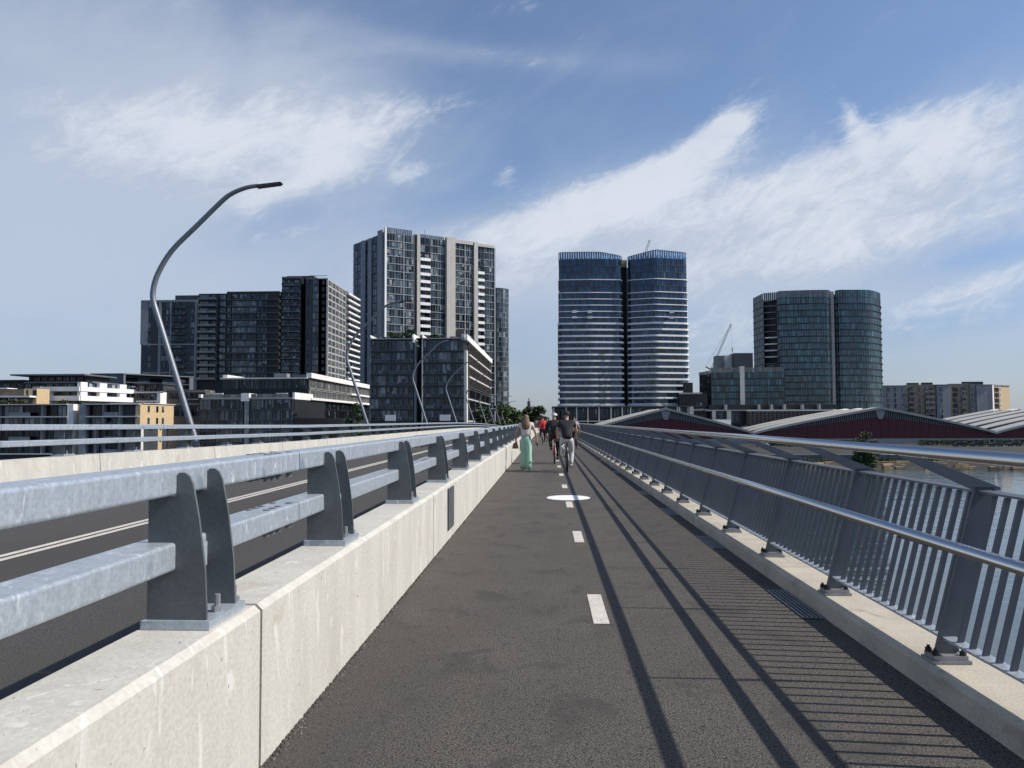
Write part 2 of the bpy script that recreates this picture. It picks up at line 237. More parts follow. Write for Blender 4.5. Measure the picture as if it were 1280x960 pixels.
# ------------------------------------------------------------------ helpers
WORLD = {}                                       # world translation of parents built in world coordinates
def props(o, label=None, cat=None, group=None, kind=None):
    for k, v in (('label', label), ('category', cat), ('group', group), ('kind', kind)):
        if v: o[k] = v
    return o
def empty(name, loc=(0, 0, 0), label=None, cat=None, group=None):
    o = bpy.data.objects.new(name, None); COL.objects.link(o); o.location = loc; o.empty_display_size = .3
    WORLD[o] = Vector(loc); return props(o, label, cat, group)
def attach(o, p):
    if p is not None:
        o.parent = p; o.matrix_parent_inverse = Matrix.Translation(-WORLD.get(p, Vector()))
    return o
class MB:
    def __init__(s): s.v, s.f, s.mi = [], [], []
    def quad(s, a, b, c, d, k=0):
        i = len(s.v); s.v += [tuple(a), tuple(b), tuple(c), tuple(d)]; s.f.append((i, i+1, i+2, i+3)); s.mi.append(k)
    def hexa(s, p, k=0):
        """8 corners: bottom ring then top ring, counter-clockwise seen from above"""
        i = len(s.v); s.v += [tuple(x) for x in p]
        for q_ in ((3, 2, 1, 0), (4, 5, 6, 7), (0, 1, 5, 4), (1, 2, 6, 5), (2, 3, 7, 6), (3, 0, 4, 7)):
            s.f.append(tuple(i+j for j in q_)); s.mi.append(k)
    def box(s, x0, x1, y0, y1, z0, z1, k=0):
        s.hexa([(x0, y0, z0), (x1, y0, z0), (x1, y1, z0), (x0, y1, z0), (x0, y0, z1), (x1, y0, z1), (x1, y1, z1), (x0, y1, z1)], k)
    def obox(s, F, s0, s1, d0, d1, z0, z1, k=0):
        P = F.pt; s.hexa([P(s0, d1, z0), P(s1, d1, z0), P(s1, d0, z0), P(s0, d0, z0), P(s0, d1, z1), P(s1, d1, z1), P(s1, d0, z1), P(s0, d0, z1)], k)
    def prism(s, pts, z0, z1, k=0):
        n = len(pts); i = len(s.v); s.v += [(p[0], p[1], z0) for p in pts] + [(p[0], p[1], z1) for p in pts]
        for j in range(n): s.f.append((i+j, i+(j+1) % n, i+n+(j+1) % n, i+n+j)); s.mi.append(k)
        s.f.append(tuple(i+n+j for j in range(n))); s.mi.append(k); s.f.append(tuple(i+n-1-j for j in range(n))); s.mi.append(k)
    def loft(s, rings, k=0, cap=True, closed=True):
        n = len(rings[0]); i = len(s.v)
        for r in rings: s.v += [tuple(p) for p in r]
        for a in range(len(rings)-1):
            for j in range(n if closed else n-1):
                j2 = (j+1) % n; s.f.append((i+a*n+j, i+a*n+j2, i+(a+1)*n+j2, i+(a+1)*n+j)); s.mi.append(k)
        if cap and closed:
            s.f.append(tuple(i+n-1-j for j in range(n))); s.mi.append(k)
            b = i+(len(rings)-1)*n; s.f.append(tuple(b+j for j in range(n))); s.mi.append(k)
    def tube(s, pts, r, n=8, k=0, cap=True):
        pts = [Vector(p) for p in pts]; rs = r if isinstance(r, (list, tuple)) else [r]*len(pts); rings = []
        up = Vector((0, 0, 1)); t0 = (pts[1]-pts[0]).normalized()
        if abs(t0.z) > .9: up = Vector((1, 0, 0))
        for a, p in enumerate(pts):
            t = (pts[min(a+1, len(pts)-1)]-pts[max(a-1, 0)]).normalized(); x = t.cross(up)
            if x.length < 1e-4: x = t.cross(Vector((0, 1, 0)))
            x.normalize(); y = x.cross(t).normalized(); up = y
            rings.append([p+(x*math.cos(2*math.pi*j/n)+y*math.sin(2*math.pi*j/n))*rs[a] for j in range(n)])
        s.loft(rings, k, cap)
    def ring(s, c, R, r, axis='x', n=24, mseg=6, k=0):
        i = len(s.v)
        for a in range(n):
            A = 2*math.pi*a/n
            for b in range(mseg):
                B = 2*math.pi*b/mseg; q_ = R+r*math.cos(B); w = r*math.sin(B)
                s.v.append((c[0]+w, c[1]+q_*math.cos(A), c[2]+q_*math.sin(A)))
        for a in range(n):
            for b in range(mseg):
                a2, b2 = (a+1) % n, (b+1) % mseg
                s.f.append((i+a*mseg+b, i+a*mseg+b2, i+a2*mseg+b2, i+a2*mseg+b)); s.mi.append(k)
    def mesh(s, name, mats, smooth=False):
        me = bpy.data.meshes.new(name); me.from_pydata(s.v, [], s.f); 
        for q_ in (mats if isinstance(mats, (list, tuple)) else [mats]): me.materials.append(q_)
        me.polygons.foreach_set('material_index', s.mi)
        if smooth: me.polygons.foreach_set('use_smooth', [True]*len(s.f))
        me.update(); return me
    def build(s, name, mats, parent=None, smooth=False, fix=False, **kw):
        me = s.mesh(name, mats, smooth)
        if fix:
            bm = bmesh.new(); bm.from_mesh(me); bmesh.ops.recalc_face_normals(bm, faces=bm.faces); bm.to_mesh(me); bm.free()
        return inst(name, me, parent, **kw)
def inst(name, me, parent=None, M=None, **kw):
    o = bpy.data.objects.new(name, me); COL.objects.link(o)
    if M is not None: o.matrix_basis = M
    attach(o, parent); return props(o, **kw)
def shade(o, ang=40):
    for p in o.data.polygons: p.use_smooth = True
    return o
def copy_tree(o, parent=None):
    c = o.copy(); COL.objects.link(c)
    if parent is not None: c.parent = parent
    for ch in list(o.children): copy_tree(ch, c)
    return c
DECK0 = 70.0
def zd(y): return -1.05e-4*max(0.0, y-DECK0)**2
def ys(y0, y1, near=8.0):
    if y1 <= DECK0: return [y0, y1]
    n = max(1, int((y1-y0)/near)); return [y0+(y1-y0)*i/n for i in range(n+1)]
def strip(b, prof, y0, y1, dz=0.0, k=0, near=8.0):
    b.loft([[(x, y, z+zd(y)+(dz(y) if callable(dz) else dz)) for x, z in prof] for y in ys(y0, y1, near)], k)
def rrect(x0, x1, z0, z1, r, n=4):
    out = []
    for cx, cz, a0 in ((x1-r, z0+r, -90), (x1-r, z1-r, 0), (x0+r, z1-r, 90), (x0+r, z0+r, 180)):
        for i in range(n+1):
            a = rad(a0+90*i/n); out.append((cx+r*math.cos(a), cz+r*math.sin(a)))
    return out
# ------------------------------------------------------------------ setting: water, land, hills, deck
WZ, LZ = -9.2, -8.0
b = MB(); b.quad((-3000, -3000, WZ), (3000, -3000, WZ), (3000, 4000, WZ), (-3000, 4000, WZ)); b.build('water', water_m, kind='structure')
b = MB(); sh = [(-3000, 150), (-400, 150), (-150, 152), (-60, 158), (-12, 170), (10, 176), (40, 182), (70, 176), (95, 171), (150, 176), (260, 186), (600, 210), (3000, 260)]
top = [(x, y+6) for x, y in sh]
for i in range(len(sh)-1):
    b.quad((*sh[i], WZ-.6), (*sh[i+1], WZ-.6), (*top[i+1], LZ), (*top[i], LZ)); b.quad((*top[i], LZ), (*top[i+1], LZ), (top[i+1][0], 4000, LZ), (top[i][0], 4000, LZ))
b.build('land', land_m, kind='structure')
b = MB()
def hill(y, x0, x1, h, seed):
    n = 90; rg = random.Random(seed); ph = [rg.uniform(0, 6) for _ in range(6)]; rows = []
    for j in range(5):
        row = []
        for i in range(n+1):
            x = x0+(x1-x0)*i/n; e = sum(math.sin((x*.004*(k+1)*.8)+ph[k])/(k+1) for k in range(6))*.28+.7
            row.append((x, y+j*60-60, LZ-1+max(0, h*e+rg.uniform(-.05, .05)*h)*(0, .75, 1, .8, 0)[j]))
        rows.append(row)
    for j in range(4):
        for i in range(n): b.quad(rows[j][i], rows[j][i+1], rows[j+1][i+1], rows[j+1][i])
hill(1700, 600, 2600, 52, 3); hill(2300, -2600, 700, 34, 5)
b.build('hills', hill_m, kind='structure')
YE = 330.0
b = MB(); strip(b, [(-9.95, -.06), (-9.95, -.55), (-7.5, -1.9), (-.5, -1.9), (2.58, -.45), (2.58, -.06)], -30, YE); b.build('bridge_deck', deckcon, kind='structure', fix=True)
b = MB(); strip(b, [(-1.32, -.05), (2.2, -.05), (2.2, 0), (-1.32, 0)], -30, YE); b.build('path', asphalt, kind='structure', fix=True)
b = MB(); strip(b, [(-9.75, -.05), (-1.55, -.05), (-1.55, 0.0), (-9.75, .10)], -30, YE); b.build('road', asphalt2, kind='structure', fix=True)
def road_z(x): return .10*(-1.55-x)/8.2
b = MB()
for dx in (-.13, .03):
    X0, X1 = -5.95+dx, -5.95+dx+.10
    for y in range(-30, 328, 6): b.quad((X0, y, zd(y)+road_z(X0)+.005), (X1, y, zd(y)+road_z(X1)+.005), (X1, y+6, zd(y+6)+road_z(X1)+.005), (X0, y+6, zd(y+6)+road_z(X0)+.005))
b.build('road_centre_line', paint, kind='structure')
for i in range(-1, 24):
    y = 6.0+3.97*i; z = zd(y)+.004
    dsh = MB(); dsh.quad((.345, y, z), (.465, y, z), (.465, y+1, z), (.345, y+1, z)); dsh.build('path_dash', paint, kind='structure')
b = MB(); c = [(.42+.43*math.cos(2*math.pi*i/48), 15.65+.52*math.sin(2*math.pi*i/48), .008) for i in range(48)]
b.v += c; b.f.append(tuple(range(48))); b.mi.append(0)
b.build('painted_circle', paintw, label='white painted circle on the path across the dashed centre line', cat='path marking')
# ------------------------------------------------------------------ crash barriers
SEG = 5.3
def seg_profile(far):
    p = [(-1.27, -.06), (-1.27, .693), (-1.297, .72), (-1.60, .72), (-1.66, -.06)]
    return p
RAILX0, RAILX1 = -1.638, -1.464
def fin_mesh(th=.014):
    """fin plate in the X-Z plane with notches for the two rails"""
    pts = [(-1.575, .755), (-1.335, .755), (-1.345, .95), (-1.372, 1.15), (-1.398, 1.285), (-1.412, 1.315), (-1.432, 1.330), (-1.455, 1.330), (-1.4625, 1.315), (-1.4625, 1.236), (-1.575, 1.236)]
    b = MB(); n = len(pts); i = 0
    b.v += [(x, -th/2, z) for x, z in pts]+[(x, th/2, z) for x, z in pts]
    b.f.append(tuple(range(n))); b.f.append(tuple(2*n-1-j for j in range(n))); b.mi += [0, 0]
    for j in range(n): b.f.append((j, n+j, n+(j+1) % n, (j+1) % n)); b.mi.append(0)
    me = b.mesh('fin_plate', fin); bm = bmesh.new(); bm.from_mesh(me); bmesh.ops.recalc_face_normals(bm, faces=bm.faces)
    bmesh.ops.triangulate(bm, faces=[f for f in bm.faces if len(f.verts) > 4]); bm.to_mesh(me); bm.free(); return me
def bolt_mb(b, x, y, z, h=.07, r=.016, k=0):
    b.tube([(x, y, z), (x, y, z+.022)], r*1.5, 6, k); b.tube([(x, y, z+.02), (x, y, z+h)], r*.8, 8, k)
def make_barrier(name, label, posts, splices, joints, covers, ymax, far=False, nd=16):
    """built facing the road on -X; the far one is mirrored across the road"""
    FX = -11.15 if far else 0.0                 # mirror: x -> FX - x
    sgn = -1 if far else 1
    off = (lambda y: .05+.10*max(0, min(1, (30-y)/16))) if far else (lambda y: 0.0)
    mx = (lambda x: FX-x) if far else (lambda x: x)
    root = empty(name, (mx(-1.45), 0, 0), label, 'barrier', 'steel and concrete barriers beside the road')
    def ob(bm, nm, mt, par=root, **kw): return bm.build(nm, mt, par, fix=True, **kw)
    for i in range(len(joints)-1):
        b = MB(); strip(b, [(mx(x), z) for x, z in seg_profile(far)], joints[i]+.013, joints[i+1]-.013, off); ob(b, 'concrete_segment', concrete)
        b = MB(); strip(b, [(mx(x), z) for x, z in ((-1.280, -.04), (-1.280, .69), (-1.303, .712), (-1.59, .712), (-1.64, -.04))], joints[i+1]-.02, joints[i+1]+.02, off); ob(b, 'joint_seal', seal)
    for y in covers:
        b = MB(); xa, xb = mx(-1.2685), mx(-1.25); z = zd(y)+off(y); b.box(min(xa, xb), max(xa, xb), y-.28, y+.28, .14+z, .665+z); ob(b, 'cover_plate', cover_m)
    fm = fin_mesh()
    if far:
        for v in fm.vertices: v.co.x = -v.co.x
        fm.flip_normals()
    bp = MB(); x0, x1 = sorted((sgn*-1.588, sgn*-1.315)); bp.box(x0, x1, -.03, .34, .722, .755); bpm = bp.mesh('base_plate', galv)
    spm = MB(); x0, x1 = sorted((sgn*-1.43, sgn*-1.372)); spm.box(x0, x1, .008, .075, .955, 1.05); spm = spm.mesh('spacer', galv)
    bo = MB(); bolt_mb(bo, 0, 0, .755); bom = bo.mesh('bolt', bolt_m, False)
    whole = bmesh.new()
    for me, M in ((bpm, None), (fm, Matrix.Translation((0, 0, 0))), (fm, Matrix.Translation((0, .28, 0)))):
        k = me.copy(); 
        if M: k.transform(M)
        whole.from_mesh(k)
    wm = bpy.data.meshes.new('post'); whole.to_mesh(wm); whole.free(); wm.materials.append(fin)
    for n_, y in enumerate(posts):
        T = Matrix.Translation((FX if far else 0, y, zd(y)+off(y)))
        if n_ >= nd: inst('post', wm, root, T); continue
        p = inst('post', bpm, root, T)
        for dy in (0, .28): f_ = inst('fin_plate', fm, None, Matrix.Translation((0, dy, 0))); f_.parent = p
        f_ = inst('spacer', spm); f_.parent = p
        for dx, dy in ((-1.54, .14), (-1.355, .14), (-1.355, .31), (-1.54, .31)):
            f_ = inst('bolt', bom, None, Matrix.Translation((sgn*dx, dy, 0))); f_.parent = p
    for i in range(len(splices)-1):
        for z0, z1 in ((1.24, 1.352), (.945, 1.055)):
            b = MB(); strip(b, [(mx(x), z) for x, z in rrect(RAILX0, RAILX1, z0, z1, .014)], splices[i]+.005, splices[i+1]-.005, off)
            r_ = ob(b, 'rail', galv)
            y = splices[i+1]
            if y < 45:
                nb = MB()
                for kx in (-1.60, -1.505):
                    for ky in (-.43, -.34, -.25, -.07+.0):
                        for s2 in (0,):
                            zz = zd(y)+off(y); nb.tube([(mx(kx), y+ky, z0-.032+zz), (mx(kx), y+ky, z0+.004+zz)], .017, 6)
                            nb.tube([(mx(kx), y+ky, z1-.004+zz), (mx(kx), y+ky, z1+.004+zz)], .019, 8)
                o = nb.build('splice_bolt', fin, root, kind='stuff')
    return root
make_barrier('crash_barrier', 'pale concrete barrier with twin steel rails, directly left of the shared path', [.45, 3.06, 5.12, 7.72, 10.36]+[13.05+2.66*i for i in range(58)],
             [-.7+SEG*i for i in range(34)], [-1.83+SEG*i for i in range(36)], [10.27, 36.9], 180)
make_barrier('crash_barrier', 'pale concrete barrier with twin steel rails across the road, below the street lamps', [1.9+2.66*i for i in range(66)],
             [-4.1+5.8*i for i in range(32)], [-6.8+5.8*i for i in range(33)], [25.6, 60.3], 180, True, 14)
# ------------------------------------------------------------------ kerb
kr = empty('kerb', (2.3, 0, 0), 'low pale concrete kerb along the right edge of the path under the railing', 'kerb')
for i in range(34):
    y0 = -3+SEG*i; b = MB(); strip(b, [(2.13, -.05), (2.145, .115), (2.175, .142), (2.60, .142), (2.60, -.4), (2.3, -.4)], y0+.006, y0+SEG-.006); b.build('kerb_stone', kerbcon, kr, fix=True)
for y in (6.7, 10.0, 13.3, 16.7, 23.4, 30.1):
    g = empty('drain_grate', (2.0, y, 0), 'steel bar drain grate at the foot of the kerb, ' + {6.7: 'nearest to the viewer', 10.0: 'second from the viewer', 13.3: 'third from the viewer', 16.7: 'fourth from the viewer', 23.4: 'fifth from the viewer', 30.1: 'farthest along the path'}[y], 'drain grate', 'drain grates along the kerb')
    b = MB(); b.box(1.955, 2.125, y-.5, y+.5, .001, .003); b.build('pit_shade', black_m, g)  # flat black sheet on the path, painted darkness of the hollow below the bars
    for k in range(5):
        b = MB(); x = 1.965+.034*k; b.box(x, x+.011, y-.5, y+.5, .003, .012); b.build('bar', bolt_m, g)
    for yy in (-.5, 0, .488):
        b = MB(); b.box(1.96, 2.122, y+yy, y+yy+.012, .0035, .010); b.build('cross_bar', bolt_m, g)
gb = MB(); rg = random.Random(77)
for i in range(1900):
    y = 1.2+26*rg.random()**1.6; x = -1.262+abs(rg.gauss(0, .022)) if i % 3 else 2.125-abs(rg.gauss(0, .045)); s_ = rg.uniform(.0025, .0075)*(1.3 if y > 8 else 1); a = rg.uniform(0, 6.28); c_, n_ = s_*math.cos(a), s_*math.sin(a)
    gb.hexa([(x-c_, y-n_, .0005), (x+n_, y-c_, .0005), (x+c_, y+n_, .0005), (x-n_, y+c_, .0005), (x-c_*.6, y-n_*.6, s_), (x+n_*.6, y-c_*.6, s_*1.1), (x+c_*.6, y+n_*.6, s_), (x-n_*.6, y+c_*.6, s_*.8)])
gb.build('grit', grit_m, kind='stuff')
gb = MB()
for i in range(2600):                                   # ragged edge of the asphalt where it meets the barrier
    y = 1.2+24*rg.random()**1.7; x = -1.268+abs(rg.gauss(0, .007)); s_ = rg.uniform(.006, .017); h_ = rg.uniform(.004, .014)
    gb.hexa([(x-s_, y-s_, -.003), (x+s_*.9, y-s_*1.3, -.003), (x+s_*.6, y+s_*1.4, -.003), (x-s_, y+s_, -.003), (x-s_*.7, y-s_*.6, h_), (x+s_*.4, y-s_*.5, h_*.7), (x+s_*.3, y+s_*.5, h_*.6), (x-s_*.7, y+s_*.6, h_)])
gb.build('asphalt_edge', asphalt, kind='stuff')
# ------------------------------------------------------------------ pedestrian railing on the right
FY0, FDY = 4.68, 1.75
def fx(z): return 2.295+.262*(z-.25)
rl = empty('railing', (2.4, 0, 0), 'steel railing with leaning balusters and two tubular handrails along the water side', 'railing')
def plate_xz(pts, th, y=0.0):
    b = MB(); n = len(pts); b.v += [(x, y-th/2, z) for x, z in pts]+[(x, y+th/2, z) for x, z in pts]
    b.f.append(tuple(range(n))); b.f.append(tuple(2*n-1-j for j in range(n))); b.mi += [0, 0]
    for j in range(n): b.f.append((j, n+j, n+(j+1) % n, (j+1) % n)); b.mi.append(0)
    return b
def fixed(b, name, mt):
    me = b.mesh(name, mt); bm = bmesh.new(); bm.from_mesh(me); bmesh.ops.recalc_face_normals(bm, faces=bm.faces); bm.to_mesh(me); bm.free(); return me
HX, HZ, MX, MZ = 2.05, 1.352, 2.04, .887
post_pts = [(fx(.19)-.062, .19), (fx(.19)+.062, .19), (fx(1.14)+.056, 1.14), (fx(1.14)-.056, 1.14)]
arm_pts = [(fx(1.14)+.088, 1.120), (fx(1.14)+.088, 1.137), (HX+.10, 1.320), (HX-.015, 1.333), (HX-.02, 1.322), (HX+.05, 1.292), (fx(1.14)-.058, 1.118), (fx(1.14)-.03, 1.110)]
brk_pts = [(fx(.78)-.05, .74), (fx(.82)-.05, .79), (MX+.02, .862), (MX-.02, .850)]
pm = fixed(plate_xz(post_pts, .018), 'post', fence_steel); am = fixed(plate_xz(arm_pts, .018), 'arm', fence_steel); km = fixed(plate_xz(brk_pts, .014), 'bracket', fence_steel)
q_ = MB(); q_.box(2.175, 2.395, -.07, .07, .144, .163); q_.box(2.19, 2.38, -.06, .06, .1645, .188); bm_ = q_.mesh('base_plate', bolt_m)
q_ = MB(); bolt_mb(q_, 2.205, 0, .188, .036, .012); bt = q_.mesh('bolt', black_m)
q_ = plate_xz(post_pts, .018); 
for extra in (arm_pts, brk_pts):
    e = plate_xz(extra, .016); n0 = len(q_.v); q_.v += e.v; q_.f += [tuple(i+n0 for i in f) for f in e.f]; q_.mi += e.mi
q_.box(2.18, 2.39, -.065, .065, .144, .188); pall = fixed(q_, 'post', fence_steel)
NP = 96
for i in range(-2, NP):
    y = FY0+FDY*i; T = Matrix.Translation((0, y, zd(y)))
    if i > 26: inst('post', pall, rl, T); continue
    p = inst('post', pm, rl, T)
    for nm, me in (('arm', am), ('bracket', km), ('base_plate', bm_)): f_ = inst(nm, me); f_.parent = p
    for dx, dy in ((0, -.04), (.155, -.04), (0, .04), (.155, .04)): f_ = inst('bolt', bt, None, Matrix.Translation((dx, dy, 0))); f_.parent = p
bal = [(fx(.29)-.0145, .285), (fx(.29)+.0145, .285), (fx(1.1)+.0145, 1.1), (fx(1.1)-.0145, 1.1)]
blm = fixed(plate_xz(bal, .022), 'baluster', fence_steel); far_b = MB(); cnt = 0
for i in range(-2, NP-1):
    for k in range(1, 14):
        y = FY0+FDY*i+FDY*k/14
        if cnt < 300: inst('baluster', blm, rl, Matrix.Translation((0, y, zd(y)))); cnt += 1
        else: far_b.hexa([(bal[0][0], y-.011, bal[0][1]+zd(y)), (bal[1][0], y-.011, bal[1][1]+zd(y)), (bal[1][0], y+.011, bal[1][1]+zd(y)), (bal[0][0], y+.011, bal[0][1]+zd(y)), (bal[3][0], y-.011, bal[3][1]+zd(y)), (bal[2][0], y-.011, bal[2][1]+zd(y)), (bal[2][0], y+.011, bal[2][1]+zd(y)), (bal[3][0], y+.011, bal[3][1]+zd(y))])
far_b.build('far_baluster', fence_steel, rl, kind='stuff')
YA, YB = FY0-2*FDY-.3, FY0+FDY*(NP-1)
circ = lambda cx, cz, r, n=14: [(cx+r*math.cos(2*math.pi*i/n), cz+r*math.sin(2*math.pi*i/n)) for i in range(n)]
b = MB(); strip(b, circ(HX, HZ, .031, 18), YA, YB); shade(b.build('handrail', stainless, rl, fix=True))
b = MB(); strip(b, circ(MX, MZ, .030, 18), YA, YB); shade(b.build('handrail', stainless, rl, fix=True))
tz = 1.105; b = MB(); strip(b, [(fx(tz)-.032, tz), (fx(tz)+.032, tz+.006), (fx(tz)+.032, tz+.018), (fx(tz)-.032, tz+.012)], YA, YB); b.build('top_rail', fence_steel, rl, fix=True)
bz = .268; b = MB(); strip(b, [(fx(bz)-.036, bz), (fx(bz)+.036, bz+.004), (fx(bz)+.036, bz+.018), (fx(bz)-.036, bz+.014)], YA, YB); b.build('bottom_rail', galv, rl, fix=True)
# ------------------------------------------------------------------ street lamps
def make_lamp():
    r = empty('street_lamp', (0, 0, 0)); WORLD.pop(r)
    S = .9375; ctrl = [(.28, .35), (-.02, 1.25), (-.62, 3.10), (-1.12, 4.62), (-1.24, 5.02), (-1.26, 5.35), (-1.12, 5.86), (-.70, 6.55), (.05, 7.29), (.78, 8.0), (1.08, 8.22), (1.42, 8.36), (1.70, 8.42), (1.84, 8.43)]
    pts = []
    for i in range(len(ctrl)-1):
        p0, p1, p2, p3 = (Vector(ctrl[max(0, min(len(ctrl)-1, j))]) for j in (i-1, i, i+1, i+2))
        for k in range(4):
            t = k/4; pts.append(.5*((2*p1)+(p2-p0)*t+(2*p0-5*p1+4*p2-p3)*t*t+(3*p1-p0-3*p2+p3)*t**3))
    pts.append(Vector(ctrl[-1])); n = len(pts)
    b = MB(); b.tube([(p.x, 0, p.y) for p in pts], [.094-.036*i/n for i in range(n)], 12); shade(b.build('pole', lamp_m, r))
    b = MB(); b.hexa([(1.83, -.10, 8.365), (2.50, -.14, 8.455), (2.50, .14, 8.455), (1.83, .10, 8.365), (1.83, -.08, 8.455), (2.56, -.13, 8.51), (2.56, .13, 8.51), (1.83, .08, 8.455)]); hd = b.build('lamp_head', lamph_m, r)
    b = MB(); b.box(.08, .5, -.2, .2, .30, .345); b.build('base_plate', galv, r)
    b = MB(); b.box(-.05, .75, -.3, .3, -.5, .30); b.build('bracket', deckcon, r)
    return r
lp = make_lamp()
ORD = ['nearest', 'second nearest', 'third', 'fourth', 'fifth', 'sixth', 'seventh', 'eighth', 'ninth', 'tenth', 'eleventh', 'farthest']
for i in range(9):
    o = lp if i == 0 else copy_tree(lp); y = 22.5*(i+1); o.location = (-10.33, y, zd(y)+.06)
    props(o, f'curved grey street lamp leaning over the far barrier, {ORD[i]} of the row' if i < 8 else 'curved grey street lamp leaning over the far barrier, farthest of the row', 'street lamp', 'curved street lamps along the bridge')
# ------------------------------------------------------------------ facades
class Fr:
    """a vertical facade line from A to B (left to right as seen); n points out towards the viewer"""
    def __init__(s, A, B):
        s.A, s.B = Vector((A[0], A[1])), Vector((B[0], B[1])); s.L = (s.B-s.A).length; s.t = (s.B-s.A)/s.L; s.n = Vector((s.t.y, -s.t.x))
        s.rot = math.atan2(s.t.y, s.t.x)
    def pt(s, a, d, z): p = s.A+s.t*a+s.n*d; return (p.x, p.y, z)
    def su(s, u, v=500):
        d = ray(u, v); D = Vector((d.x, d.y)); den = D.x*-s.t.y+D.y*s.t.x
        k = (s.A.x*-s.t.y+s.A.y*s.t.x)/den; return (D*k-s.A).dot(s.t)
    def z(s, u, v):
        d = ray(u, v); den = d.x*-s.t.y+d.y*s.t.x; k = (s.A.x*-s.t.y+s.A.y*s.t.x)/den; return CAMZ+d.z*k
    def M(s, a, z, d=0): p = s.A+s.t*a+s.n*d; return Matrix.Translation((p.x, p.y, z)) @ Matrix.Rotation(s.rot, 4, 'Z')
def fr_y(u0, u1, y0, y1=None):
    a, c = on_y(u0, 500, y0), on_y(u1, 500, y1 or y0); return Fr((a.x, a.y), (c.x, c.y))
WC = {}
def window_mesh(w, h, n, fmat, gmat, rail=0.0, fw=.07, fd=.16, var=0):
    """frame bars and tilted panes; local x along the wall, -y out, z up"""
    key = (round(w, 2), round(h, 2), n, fmat.name, gmat.name, rail, fw, fd, var)
    if key in WC: return WC[key]
    b = MB(); B_ = lambda x0, x1, z0, z1, d=fd: b.box(x0, x1, -d, 0, z0, z1, 0)
    B_(-w/2, w/2, 0, fw); B_(-w/2, w/2, h-fw, h); B_(-w/2, -w/2+fw, fw, h-fw); B_(w/2-fw, w/2, fw, h-fw)
    pw = (w-2*fw)/n
    for i in range(1, n): x = -w/2+fw+pw*i; b.box(x-fw*.4, x+fw*.4, -fd*.8, -.01, fw, h-fw, 0)
    zs = [fw, h-fw] if not rail else [fw, h*rail, h-fw]
    if rail: b.box(-w/2+fw, w/2-fw, -fd*.7, -.01, h*rail-fw*.4, h*rail+fw*.4, 0)
    for i in range(n):
        x0 = -w/2+fw+pw*i; x1 = x0+pw
        for j in range(len(zs)-1):
            e = random.uniform(-.02, .02); g = random.uniform(-.02, .02); d = -.05
            b.quad((x0, d+e, zs[j]), (x1, d-e, zs[j]), (x1, d-e+g, zs[j+1]), (x0, d+e+g, zs[j+1]), 1)
        if var >= 2 and random.random() < (.30 if var < 4 else .55):      # a blind or curtain pulled part way, its paleness also standing in for reflections
            lo = random.choice((.35, .5, .7, .15)); zz = zs[-1]-(zs[-1]-zs[0])*(1-lo); b.quad((x0+.03, -.052, zz), (x1-.03, -.052, zz), (x1-.03, -.052, zs[-1]), (x0+.03, -.052, zs[-1]), 2)
    WC[key] = b.mesh('window', [fmat, gmat, blind_m]); return WC[key]
def window(root, F, s0, s1, z0, z1, n=2, fm=None, gm=None, d=.02, rail=0.0, fw=.07, fd=.16, name='window'):
    return inst(name, window_mesh(s1-s0, z1-z0, n, fm or darkclad, gm or gl_dark, rail, fw, fd, random.randrange(6)), root, F.M((s0+s1)/2, z0, d))
def balcony_mesh(w, h, dep, smat, gmat):
    key = ('bal', round(w, 2), round(h, 2), dep, smat.name, gmat.name)
    if key not in WC:
        b = MB(); b.box(-w/2, w/2, -dep, 0, -.12, .14, 0); n = max(2, int(w/1.3))
        for i in range(n): x0 = -w/2+w*i/n; b.box(x0+.02, x0+w/n-.02, -dep+.03, -dep+.06, .141, h, 1)
        b.box(-w/2, w/2, -dep+.01, -dep+.08, h+.001, h+.06, 0)
        WC[key] = b.mesh('balcony', [smat, gmat])
    return WC[key]
def balcony(root, F, s0, s1, z, h=1.1, dep=1.1, sm=None, gm=None): return inst('balcony', balcony_mesh(s1-s0, h, dep, sm or slabgrey, gm or gl_bal), root, F.M((s0+s1)/2, z, .02))
def part(root, name, mt, F, *boxes, **kw):
    for x in boxes: b = MB(); b.obox(F, *x); o = b.build(name, mt, root, **kw)
    return o
def foot(F, dep, s0=0, s1=None, d=0.0):
    s1 = F.L if s1 is None else s1
    return [F.pt(s0, d, 0)[:2], F.pt(s1, d, 0)[:2], F.pt(s1, -dep, 0)[:2], F.pt(s0, -dep, 0)[:2]]
def body(root, name, mt, pts, z0, z1, **kw): b = MB(); b.prism(pts, z0, z1); return b.build(name, mt, root, fix=True, **kw)
def broot(name, F, label, cat='building', group=None): p = F.pt(F.L/2, 0, LZ); return empty(name, p, label, cat, group)
def leaf_cloud(b, clumps, n, size, rg, droop=.3):
    for _ in range(n):
        c, r = rg.choice(clumps); v = Vector((rg.gauss(0, 1), rg.gauss(0, 1), rg.gauss(0, 1))).normalized()*(rg.random()**.45)
        p = Vector(c)+Vector((v.x*r[0], v.y*r[1], v.z*r[2])); s = size*rg.uniform(.6, 1.4)
        a = Vector((rg.gauss(0, 1), rg.gauss(0, 1), rg.gauss(0, .6))).normalized(); d = a.cross(Vector((rg.gauss(0, 1), rg.gauss(0, 1), rg.gauss(0, 1)))).normalized()
        b.quad(p-a*s-d*s*.25, p-a*s*.1-d*s*.55, p+a*s, p-a*s*.1+d*s*.55)
